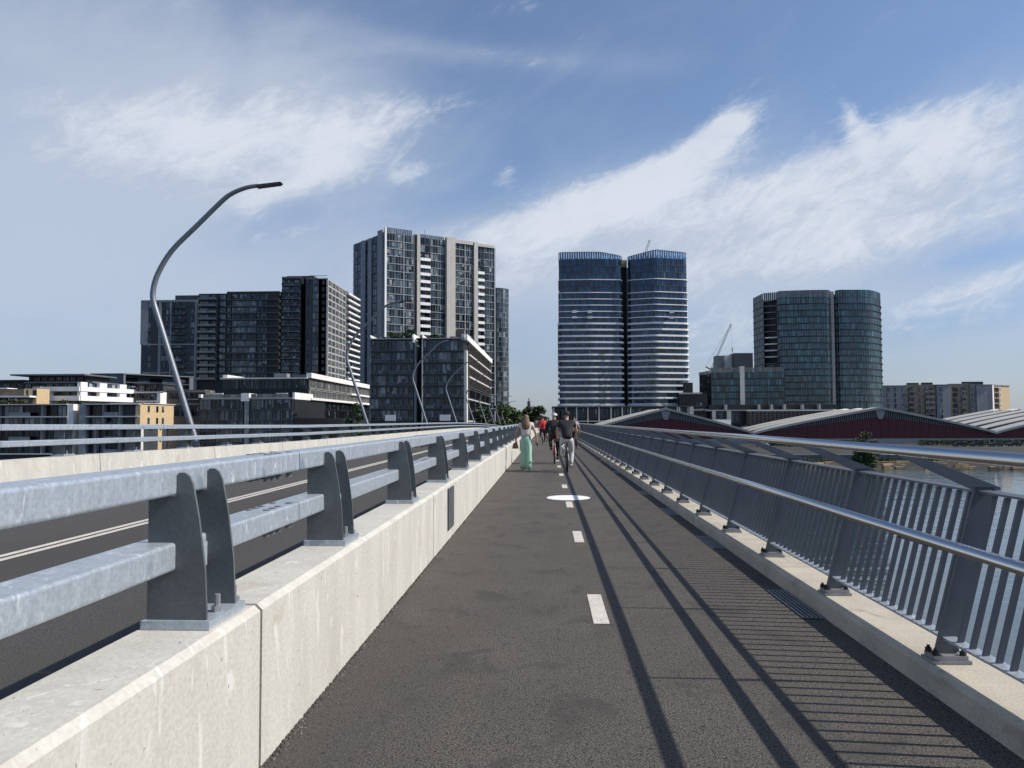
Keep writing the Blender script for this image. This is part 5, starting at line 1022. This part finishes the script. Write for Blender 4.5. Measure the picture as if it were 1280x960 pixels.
for i in range(260):                                                # broken sandstone along the water's edge, seen through and over the railing
    x = rg.uniform(30, 210); k = next(j for j in range(len(sh)-1) if sh[j][0] <= x <= sh[j+1][0]); y = sh[k][1]+(sh[k+1][1]-sh[k][1])*(x-sh[k][0])/(sh[k+1][0]-sh[k][0])+rg.uniform(.4, 5.5)
    s = rg.uniform(.4, 1.5); z = WZ+(y % 1)*0+rg.uniform(-.2, .35)+max(0, 0); zz = WZ-.4+1.4*min(1, rg.random())
    j = lambda: rg.uniform(-.25, .25)*s
    if i < 150:
        b = MB(); b.hexa([(x-s+j(), y-.6*s+j(), zz-.5), (x+s+j(), y-.6*s+j(), zz-.5), (x+s+j(), y+.6*s+j(), zz-.5), (x-s+j(), y+.6*s+j(), zz-.5), (x-.8*s+j(), y-.45*s+j(), zz+.35*s+j()*.4), (x+.8*s+j(), y-.45*s+j(), zz+.35*s+j()*.4), (x+.8*s+j(), y+.45*s+j(), zz+.4*s+j()*.4), (x-.8*s+j(), y+.45*s+j(), zz+.4*s)])
        if i == 0: RK = empty('seawall', (95, 172, WZ), 'broken sandstone seawall along the water edge behind the railing', 'seawall')
        b.build('stone', rock_m, RK)
    else: rk.hexa([(x-s, y-.6*s, zz-.5), (x+s+j(), y-.6*s, zz-.5), (x+s, y+.6*s, zz-.5), (x-s, y+.6*s, zz-.5), (x-.8*s+j(), y-.45*s, zz+.3*s), (x+.8*s, y-.45*s+j(), zz+.35*s), (x+.8*s, y+.45*s, zz+.4*s), (x-.8*s, y+.45*s, zz+.4*s)])
rk.build('small_stone', rock_m, RK, kind='stuff')
cp_ = MB(); 
for x0 in range(62, 220, 4): 
    b = MB(); y = 178.5+(x0-62)*.06; b.hexa([(x0, y, WZ+.2), (x0+3.9, y+.2, WZ+.2), (x0+3.9, y+1, WZ+.2), (x0, y+.8, WZ+.2), (x0, y, WZ+1.45+.1*math.sin(x0)), (x0+3.9, y+.2, WZ+1.45), (x0+3.9, y+1, WZ+1.45), (x0, y+.8, WZ+1.45+.1*math.sin(x0))]); b.build('coping_stone', rock_m, RK)
grs = MB(); 
for i in range(5200):
    x = rg.uniform(20, 230); y = rg.uniform(179, 187)+x*.03; h = rg.uniform(.2, .75); a = rg.uniform(0, 3.14); dx, dy = .25*math.cos(a), .25*math.sin(a); lx = rg.uniform(-.2, .2)
    grs.quad((x-dx, y-dy, LZ-.05), (x+dx, y+dy, LZ-.05), (x+dx*.2+lx, y+dy*.2, LZ+h), (x-dx*.2+lx, y-dy*.2, LZ+h))
grs.build('shore_grass', leaf_b, kind='stuff')
# parked vehicles on the quay
def vehicle(name, x, y, L_, W_, H_, pm_, label, van=False, group='vehicles parked on the quay'):
    R_ = empty(name, (x, y, LZ), label, 'van' if van else 'car', group); b = MB(); z = LZ
    prof = [(-L_/2, .35), (L_/2, .35), (L_/2, .95), (L_*.40, 1.05), (L_*.30, H_*.97), (L_*.22, H_), (-L_*.47, H_), (-L_/2, H_*.8)] if van else [(-L_/2, .35), (L_/2, .35), (L_/2, .8), (L_*.28, .95), (L_*.12, H_), (-L_*.25, H_), (-L_*.40, .98), (-L_/2, .9)]
    n = len(prof); b.v += [(x+p, y-W_/2, z+q) for p, q in prof]+[(x+p, y+W_/2, z+q) for p, q in prof]; b.f.append(tuple(range(n))); b.f.append(tuple(2*n-1-i for i in range(n))); b.mi += [0, 0]
    for i in range(n): b.f.append((i, n+i, n+(i+1) % n, (i+1) % n)); b.mi.append(0)
    b.build('body', pm_, R_, fix=True)
    for sx in (-.31, .31):
        for sy in (-1, 1):
            w = MB(); w.tube([(x+L_*sx, y+sy*(W_/2-.12), z+.33), (x+L_*sx, y+sy*(W_/2+.04), z+.33)], .33, 14); w.build('wheel', tyre_m, R_)
    w = MB(); a, c = ((L_*.10, L_*.29) if van else (-L_*.30, L_*.14)); w.hexa([(x+a, y-W_/2-.02, z+H_*.62), (x+c, y-W_/2-.02, z+H_*.62), (x+c, y-W_/2+.02, z+H_*.62), (x+a, y-W_/2+.02, z+H_*.62), (x+a+.1, y-W_/2-.015, z+H_*.9), (x+c-.15, y-W_/2-.015, z+H_*.9), (x+c-.15, y-W_/2+.02, z+H_*.9), (x+a+.1, y-W_/2+.02, z+H_*.9)]); w.build('side_window', gl_dark, R_)
XQ = lambda u, y: on_y(u, 555, y).x
vehicle('parked_van', XQ(952, 285), 285, 5.2, 2.0, 2.3, car_w, 'white van parked on the quay below the red shed', True)
for i, (u, y, pm_, lab) in enumerate([(992, 288, car_d, 'dark car parked on the quay right of the white van'), (1018, 290, car_d, 'dark car parked on the quay left of the shoreline tree'), (1046, 289, car_d, 'dark car parked on the quay just behind the shoreline tree'), (1200, 282, car_d, 'dark car parked by the low wall, leftmost of the right-hand cars'), (1221, 283, car_d, 'dark car parked by the low wall beside the thin post'), (1245, 282, car_d, 'dark car parked right of the thin post'), (1268, 284, car_d, 'dark car parked by the low wall nearest the right edge')]):
    vehicle('parked_car', XQ(u, y), y, 4.5, 1.8, 1.45, pm_, lab)
# construction cranes
def crane(pts, label, seed):
    R_ = empty('tower_crane', pts[0], label, 'crane', 'construction cranes'); 
    def lattice(nm, a, c, w):
        b = MB(); a, c = Vector(a), Vector(c); d = (c-a); n = max(4, int(d.length/(w*1.6))); side = Vector((1, 0, 0)) if abs(d.normalized().x) < .7 else Vector((0, 0, 1)); dep = Vector((0, 1, 0))
        side = (side-d.normalized()*side.dot(d.normalized())).normalized(); cs = [side*w*.5*i+dep*w*.5*j for i, j in ((-1, -1), (1, -1), (1, 1), (-1, 1))]
        for k in cs: b.tube([a+k, c+k], w*.09, 4)
        for i in range(n):
            for j in range(4): b.tube([a+d*(i/n)+cs[j], a+d*((i+1)/n)+cs[(j+1) % 4]], w*.05, 3)
        b.build(nm, crane_m, R_)
    lattice('mast', pts[0], pts[1], 1.2); lattice('jib', pts[1], pts[2], .8)
    b = MB(); b.tube([pts[1], pts[3]], .5, 6); b.build('counter_jib', crane_m, R_); b = MB(); b.tube([pts[3], pts[2]], .06, 4); b.tube([pts[2], (pts[2][0]+.4, pts[2][1], pts[2][2]-14)], .05, 4); b.tube([(pts[2][0]+.4, pts[2][1], pts[2][2]-14), (pts[2][0]+.4, pts[2][1], pts[2][2]-17)], .3, 6); b.build('cable', crane_m, R_)
P = lambda u, v, y: tuple(on_y(u, v, y))
a = on_y(803, 330, 460); crane([(a.x, 460, LZ), (a.x, 460, a.z), P(812, 300, 460), P(799, 326, 460)], 'lattice crane showing its jib above the right blue tower', 1)
a = on_y(889, 462, 470); crane([(a.x, 470, LZ), (a.x, 470, a.z), P(914, 405, 470), P(882, 458, 470)], 'lattice crane with raised jib left of the teal tower', 2)
p0, p1 = on_y(661, 522, 420), on_y(661, 498, 420); mr_ = empty('radio_mast', (p0.x, 420, LZ), 'slim radio mast above the dark domed tree', 'mast'); b = MB(); b.tube([(p0.x, 420, LZ), (p1.x, 420, p1.z)], [.6, .3], 6); b.build('shaft', crane_m, mr_)
b = MB(); b.box(p1.x-.8, p1.x+.8, 419.2, 420.8, p1.z-4.5, p1.z-1.5); b.build('antenna_panel', crane_m, mr_)
# ------------------------------------------------------------------ people and bicycles
def skin_obj(name, pts, edges, mt, parent=None, sub=2, root=0, M=None):
    """grow a continuous surface over a skeleton: pts = (x, y, z, r)"""
    me = bpy.data.meshes.new(name); me.from_pydata([p[:3] for p in pts], edges, []); o = bpy.data.objects.new(name, me); COL.objects.link(o)
    md = o.modifiers.new('s', 'SKIN'); md.use_smooth_shade = True; sv = me.skin_vertices[0].data
    for i, p in enumerate(pts): r = p[3]; sv[i].radius = r if isinstance(r, tuple) else (r, r)
    sv[root].use_root = True
    ss = o.modifiers.new('d', 'SUBSURF'); ss.levels = sub; ss.render_levels = sub
    dg = bpy.context.evaluated_depsgraph_get(); nm = bpy.data.meshes.new_from_object(o.evaluated_get(dg)); bpy.data.objects.remove(o); nm.name = name; nm.materials.clear(); nm.materials.append(mt)
    for p in nm.polygons: p.use_smooth = True
    q = bpy.data.objects.new(name, nm); COL.objects.link(q)
    if parent is not None: q.parent = parent
    return q
def chain(pts, edges, start, seq):
    prev = start
    for s in seq: pts.append(s); edges.append((prev, len(pts)-1)); prev = len(pts)-1
    return prev
def figure(J, mt=None):
    """body skeleton from a joint dictionary; hands carry five bent fingers"""
    P_, E_ = [(*J['pelvis'], .105)], []
    w = chain(P_, E_, 0, [(*J['waist'], .10), (*J['chest'], (.135, .105))]); ch = w
    nk = chain(P_, E_, ch, [(*J['neck'], .052), (*J['jaw'], .066), (*J['head'], .088), (*J['crown'], .062)])
    hd = nk-1; f = Vector(J['face']); hp = Vector(J['head'])
    chain(P_, E_, hd, [(*(hp+f*.085+Vector((0, 0, -.02))), .026)])
    for s in (-1, 1):
        n = 'L' if s < 0 else 'R'; h = Vector(J['hand'+n]); e = Vector(J['elbow'+n]); d = (h-e).normalized()
        wr = chain(P_, E_, ch, [(*J['shoulder'+n], .056), (*e, .041), (*h, .028), (*(h+d*.06), (.038, .018))])
        side = d.cross(Vector((0, 1, .3))).normalized(); bend = Vector(J.get('curl', (0, .03, 0)))
        for k, (o_, l_) in enumerate(((-.030, .062), (-.010, .074), (.011, .070), (.030, .054))):
            b0 = h+d*.085+side*o_; chain(P_, E_, wr, [(*b0, .010), (*(b0+d*l_*.55+bend*.4), .009), (*(b0+d*l_+bend), .0075)])
        t0 = h+d*.035+side*-.036*s; chain(P_, E_, wr-0, [(*(t0+Vector((-.012*s, .015, 0))), .011), (*(t0+d*.045+Vector((-.018*s, .03, 0))), .009)])
        chain(P_, E_, 0, [(*J['hip'+n], .088), (*J['knee'+n], .058), (*J['ankle'+n], .038), (*J['toe'+n], .032)])
    return P_, E_
def garment(name, segs, mt, parent, sub=1):
    P_, E_ = [segs[0][0]], []
    chain(P_, E_, 0, segs[0][1:])
    for at, seq in segs[1:]: chain(P_, E_, at, seq)
    return skin_obj(name, P_, E_, mt, parent, sub)
def lift(J, keys, dr): return [(*J[k], r) for k, r in zip(keys, dr)]
def person(J, loc, label, group=None):
    P_, E_ = figure(J); o = skin_obj('person', P_, E_, skin_m, None, 2); o.location = loc; props(o, label, 'person', group); return o
def top(o, J, mt, r=.02, sleeve=.55, hem='waist', name='shirt', low=-.4):
    S = []; sh_ = lambda s: Vector(J['shoulder'+s]); el_ = lambda s: Vector(J['elbow'+s])
    wv, cv = Vector(J[hem]), Vector(J['chest']); P_ = [(*(wv+(cv-wv)*low), (.172+r*.4, .155)), (*cv, (.175+r*.3, .150)), (*(Vector(J['neck'])-Vector((0, 0, .03))), .075), (*(wv*.5+cv*.5), .152+r*.4)]; E_ = [(0, 3), (3, 1), (1, 2)]
    for s in ('L', 'R'):
        chain(P_, E_, 1, [(*sh_(s), .082), (*(sh_(s)+(el_(s)-sh_(s))*sleeve), .060)] if sleeve <= 1 else [(*sh_(s), .082), (*el_(s), .060), (*(el_(s)+(Vector(J['hand'+s])-el_(s))*.85), .044)])
    return skin_obj(name, P_, E_, mt, o, 2)
def legs(o, J, mt, radii, name='trousers', long=1.0):
    P_ = [(*J['pelvis'], radii[0])]; E_ = [] ; chain(P_, E_, 0, [(*(Vector(J['pelvis'])*.4+Vector(J['waist'])*.6), radii[0]*.93)])
    for s in ('L', 'R'):
        k, a = Vector(J['knee'+s]), Vector(J['ankle'+s]); chain(P_, E_, 0, [(*J['hip'+s], radii[1]), (*k, radii[2]), (*(k+(a-k)*long), radii[3])])
    return skin_obj(name, P_, E_, mt, o, 2)
def shoes(o, J, mt):
    for s in ('L', 'R'):
        a, t = Vector(J['ankle'+s]), Vector(J['toe'+s]); h = a+(a-t)*.35; h.z = t.z
        skin_obj('shoe', [(h.x, h.y, t.z+.014, .043), ((a.x+t.x)/2, (a.y+t.y)/2, t.z+.026, .048), (t.x, t.y, t.z+.010, .038)], [(0, 1), (1, 2)], mt, o, 2)
def hair(o, J, mt, long=0.0):
    h, c = Vector(J['head']), Vector(J['crown']); f = Vector(J['face'])
    pts = [(*(c+f*.02), .082), (*(h-f*.035+Vector((0, 0, .02))), .098)]; E_ = [(0, 1)]
    if long: chain(pts, E_, 1, [(*(h-f*.085-Vector((0, 0, .12))), (.125, .075)), (*(h-f*.13-Vector((.012, 0, long*.62))), (.155, .07)), (*(h-f*.14-Vector((-.012, 0, long))), (.11, .04))])
    else: pts[1] = (*(h-f*.03+Vector((0, 0, .03))), .092)
    return skin_obj('hair', pts, E_, mt, o, 2)
def walker(hgt, arm=0.06, stride=.22, swing=.12):
    k = hgt/1.70; V = lambda x, y, z: (x*k, y*k, z*k)
    return dict(pelvis=V(0, 0, .95), waist=V(0, .0, 1.08), chest=V(0, .015, 1.28), neck=V(0, .02, 1.45), jaw=V(0, .04, 1.525), head=V(0, .035, 1.595), crown=V(0, .03, 1.655), face=(0, 1, 0),
                shoulderL=V(-.185, .01, 1.385), elbowL=V(-.235-arm, -.02+swing*.3, 1.12), handL=V(-.25-arm, .06+swing, .90), shoulderR=V(.185, .01, 1.385), elbowR=V(.235+arm, -.03-swing*.3, 1.12), handR=V(.26+arm, .04-swing*.4, .90),
                hipL=V(-.09, 0, .90), kneeL=V(-.095, stride*.45+.03, .50), ankleL=V(-.095, stride*.5, .09), toeL=V(-.10, stride*.5+.17, .032), hipR=V(.09, 0, .90), kneeR=V(.095, -.02, .50), ankleR=V(.095, -stride*.5, .10), toeR=V(.10, -stride*.5+.16, .032), curl=(0, .03, -.005))
# woman in mint trousers
J = walker(1.74, .06); w_ = person(J, (-.645, 24.3, 0), 'person with long brown hair in wide mint trousers walking away along the barrier')
top(w_, J, shirtw_m, .0, .35, 'waist', 'shirt'); 
def palazzo(o, J, mt):
    b_ = MB(); rings = []; zs = [(1.07, .125, .085, 0), (1.00, .150, .10, 0), (.90, .172, .118, .1), (.78, .172, .115, .5), (.6, .168, .10, .9), (.4, .166, .105, 1), (.2, .168, .115, 1), (.045, .176, .125, 1)]
    for z, hw, dp, t in zs:
        r_ = []
        for j in range(48):
            a = 2*math.pi*j/48; ca, sa = math.cos(a), math.sin(a); pinch = 1-.55*t*math.exp(-(ca/.28)**2); pleat = 1+.075*t*math.sin(9*a+z*3.1)+.04*t*math.sin(19*a-z*5)+.02*math.sin(31*a+z*9)
            r_.append((hw*ca*pleat+J['pelvis'][0], dp*sa*pinch*pleat-.10*t*(1-z)*(1 if ca > 0 else -1)*min(1, abs(ca)*2)+J['pelvis'][1], z*J['pelvis'][2]/.95))
        rings.append(r_)
    b_.loft(rings[::-1]); q2 = shade(b_.build('trousers', mt, None, fix=True)); q2.parent = o
palazzo(w_, J, mint_m); shoes(w_, J, shoew_m); hair(w_, J, hair_m, .40)
bg_ = empty('handbag', (-.645+J['handL'][0]-.02, 24.3+J['handL'][1], J['handL'][2]-.19), 'small tan handbag carried in the left hand of the person in mint trousers', 'handbag'); X0, Y0_, Z0 = bg_.location; WORLD[bg_] = Vector((X0, Y0_, Z0))
b = MB(); b.hexa([(X0-.10, Y0_-.13, Z0-.06), (X0+.10, Y0_-.13, Z0-.06), (X0+.10, Y0_+.13, Z0-.06), (X0-.10, Y0_+.13, Z0-.06), (X0-.06, Y0_-.11, Z0+.11), (X0+.06, Y0_-.11, Z0+.11), (X0+.06, Y0_+.11, Z0+.11), (X0-.06, Y0_+.11, Z0+.11)]); b.build('pouch', leather_m, bg_)
b = MB(); b.tube([(X0, Y0_-.09, Z0+.10), (X0, Y0_-.06, Z0+.19), (X0, Y0_+.06, Z0+.19), (X0, Y0_+.09, Z0+.10)], .009, 6); b.build('strap', leather_m, bg_)
ph = empty('phone', (-.645+J['handR'][0]+.02, 24.3+J['handR'][1]+.02, J['handR'][2]-.13), 'dark phone held in the right hand of the person in mint trousers', 'phone'); X0, Y0_, Z0 = ph.location; b = MB(); b.box(X0-.006, X0+.006, Y0_-.035, Y0_+.035, Z0-.07, Z0+.07); b.build('case', black_m, ph); b = MB(); b.box(X0-.0075, X0-.0065, Y0_-.031, Y0_+.031, Z0-.065, Z0+.065); b.build('screen', gl_dark, ph)
# walker by the railing
J = walker(1.72, .02); v_ = person(J, (1.50, 43.0, 0), 'person in pale top walking near the railing beyond the cyclists')
top(v_, J, pink_m, 0, .4); legs(v_, J, navy_m, (.125, .108, .08, .058)); shoes(v_, J, black_m); hair(v_, J, hair_m)
def bicycle(loc, fmt, label):
    R_ = empty('bicycle', loc, label, 'bicycle', 'bicycles ridden along the path'); x, y, z = loc; r = .335
    A = lambda dx, dy, dz: (x+dx, y+dy, z+dz)
    for wy in (0, 1.04):
        w = MB(); w.tube([A(-.05, wy, r), A(.05, wy, r)], .025, 10)
        for k in range(14):
            a = 2*math.pi*k/14; w.tube([A(.02*(-1)**k, wy, r), A(0, wy+.30*math.cos(a), r+.30*math.sin(a))], .003, 4)
        wo_ = w.build('wheel', rim_m, R_)
        t = MB(); t.ring(A(0, wy, r), r-.024, .024, n=32, mseg=8); shade(t.build('tyre', tyre_m, None)).parent = wo_
        t = MB(); t.ring(A(0, wy, r), r-.055, .014, n=32, mseg=6); o = shade(t.build('rim', rim_m, None)); o.parent = wo_
    f = MB(); bb, st, ht, hb = A(0, .42, .29), A(0, .27, .80), A(0, .86, .88), A(0, .90, .72)
    for a, c, q in ((bb, st, .017), (st, ht, .017), (bb, hb, .020), (ht, hb, .02), (st, A(.05, 0, r), .009), (st, A(-.05, 0, r), .009), (bb, A(.05, 0, r), .011), (bb, A(-.05, 0, r), .011), (hb, A(.055, 1.04, r), .013), (hb, A(-.055, 1.04, r), .013), (st, A(0, .24, .92), .014)): f.tube([a, c], q, 8)
    f.build('frame', fmt, R_)
    s = MB(); s.loft([[A(.015*k, .40, .935), A(-.015*k, .40, .935), A(-.015*k, .40, .955), A(.015*k, .40, .955)] for k in (1,)]+[[A(.03, .30, .93), A(-.03, .30, .93), A(-.03, .30, .965), A(.03, .30, .965)], [A(.075, .16, .93), A(-.075, .16, .93), A(-.07, .15, .97), A(.07, .15, .97)]]); s.build('saddle', black_m, R_, fix=True)
    h = MB(); h.tube([A(-.30, .82, 1.02), A(-.12, .86, 1.00), A(.12, .86, 1.00), A(.30, .82, 1.02)], .013, 8); h.tube([ht, A(0, .86, 1.0)], .015, 8); h.build('handlebar', black_m, R_)
    c = MB(); c.tube([A(.06, .42, .29), A(.075, .43, .13)], .010, 6); c.box(x+.075, x+.175, y+.38, y+.48, z+.115, z+.135); c.build('pedal', bolt_m, R_); c = MB(); c.tube([A(-.06, .42, .29), A(-.075, .41, .45)], .010, 6); c.box(x-.175, x-.075, y+.36, y+.46, z+.445, z+.465); c.build('pedal', bolt_m, R_)
    c = MB(); c.ring(A(.055, .42, .29), .085, .006, n=20, mseg=5); c.tube([A(.055, .42, .375), A(.055, 0, r+.035)], .005, 4); c.tube([A(.055, .42, .205), A(.055, 0, r-.035)], .005, 4); c.build('chain', bolt_m, R_)
    c = MB(); c.box(x-.02, x+.02, y+.155, y+.17, z+.86, z+.90); c.build('rear_reflector', red_m, R_)
    return R_
def rider(k=1.0, lean=.0):
    return dict(pelvis=(0, .20, 1.03), waist=(0, .25+lean*.2, 1.16), chest=(0, .36+lean*.6, 1.35), neck=(0, .44+lean, 1.50), jaw=(0, .49+lean, 1.565), head=(0, .50+lean, 1.635), crown=(0, .49+lean, 1.70), face=(0, 1, 0),
                shoulderL=(-.195, .40+lean*.8, 1.435), elbowL=(-.30, .55+lean*.5, 1.22), handL=(-.285, .76, 1.045), shoulderR=(.195, .40+lean*.8, 1.435), elbowR=(.30, .55+lean*.5, 1.22), handR=(.285, .76, 1.045),
                hipL=(-.10, .24, .98), kneeL=(-.145, .66, .85), ankleL=(-.125, .38, .56), toeL=(-.125, .49, .505), hipR=(.10, .24, .98), kneeR=(.14, .50, .60), ankleR=(.125, .37, .225), toeR=(.125, .50, .175), curl=(0, .02, -.045))
def cyclist(loc, fmt, blabel, plabel, topm, legm, shoem, hm, helmet=None, sleeve=.55, lean=0.0):
    bicycle(loc, fmt, blabel); J = rider(1, lean)
    for k_ in ('waist', 'chest', 'neck', 'jaw', 'head', 'crown', 'shoulderL', 'shoulderR'): v_ = J[k_]; J[k_] = (v_[0]*1.04, v_[1], 1.03+(v_[2]-1.03)*1.10)
    o = person(J, loc, plabel, None)
    top(o, J, topm, .03, sleeve, 'waist', low=-1.05); legs(o, J, legm, (.145, .118, .082, .06)); shoes(o, J, shoem); hair(o, J, hm)
    if helmet is not None:
        h = Vector(J['head']); m_ = MB(); rings = []
        for i in range(6):
            t = i/5*math.pi/2; rr = math.cos(t); rings.append([(h.x+.112*rr*math.cos(2*math.pi*j/16), h.y+.01+.135*rr*math.sin(2*math.pi*j/16), h.z+.015+.12*math.sin(t)) for j in range(16)])
        m_.loft(rings); hh = shade(m_.build('helmet', helmet, None, fix=True)); hh.parent = o
        if helmet is helmet_m:
            for dx in (-.045, 0, .045): s_ = MB(); s_.tube([(h.x+dx, h.y-.10, h.z+.085), (h.x+dx, h.y, h.z+.137)], .010, 6); ss = s_.build('helmet_vent', black_m, None); ss.parent = o
    return J
cyclist((.60, 23.3, 0), darkf_m, 'dark bicycle ridden by the person in black shirt and pale trousers', 'person in black shirt, black cap and light grey trousers riding the nearest bicycle', blackc_m, grey_m, shoew_m, hair2_m, blackc_m)
J2 = cyclist((.27, 27.9, 0), redf_m, 'red framed bicycle ridden by the person in white helmet', 'person in dark clothes and white helmet riding the red bicycle', navy_m, blackc_m, black_m, hair_m, helmet_m, 1.2)
J3 = cyclist((-.28, 50.5, 0), darkf_m, 'dark bicycle ridden by the person with the red backpack', 'person in red jacket and dark trousers riding ahead past the walking woman', red_m, blackc_m, black_m, hair2_m, blackc_m, 1.2)
cyclist((.02, 58.0, 0), darkf_m, 'dark bicycle farthest along the path, right of the red cyclist', 'person in dark clothes riding farthest along the path', navy_m, blackc_m, black_m, hair2_m, darkf_m, 1.2)
def backpack(loc, J, mt, label, w=.16, h=.23):
    c = Vector(loc)+Vector(J['chest'])+Vector((0, -.19, -.01)); R_ = empty('backpack', c, label, 'backpack')
    m_ = MB(); rings = []
    for i, (t, q) in enumerate(((-1, .6), (-.9, .9), (-.5, 1), (.3, 1), (.75, .85), (1, .5))): rings.append([(c.x+x*q, c.y+y*q+.10*t*.8, c.z+h*t) for x, y in rrect(-w, w, -.09, .07, .05, 3)])
    m_.loft(rings); shade(m_.build('pack', mt, R_, fix=True)); m_ = MB(); m_.box(c.x-w*.7, c.x+w*.7, c.y-.14, c.y-.085, c.z-h*.6, c.z-.02); m_.build('front_pocket', mt, R_)
    for s in (-1, 1): m_ = MB(); m_.tube([(c.x+s*.10, c.y+.05, c.z-.15), (c.x+s*.12, c.y+.15, c.z+.10), (c.x+s*.11, c.y+.22, c.z+.16)], .016, 6); m_.build('strap', black_m, R_)
backpack((-.28, 50.5, 0), J3, red_m, 'bright red backpack worn by the cyclist ahead of the walking woman')
backpack((.27, 27.9, 0), J2, blackc_m, 'dark backpack worn by the cyclist in the white helmet', .15, .21)
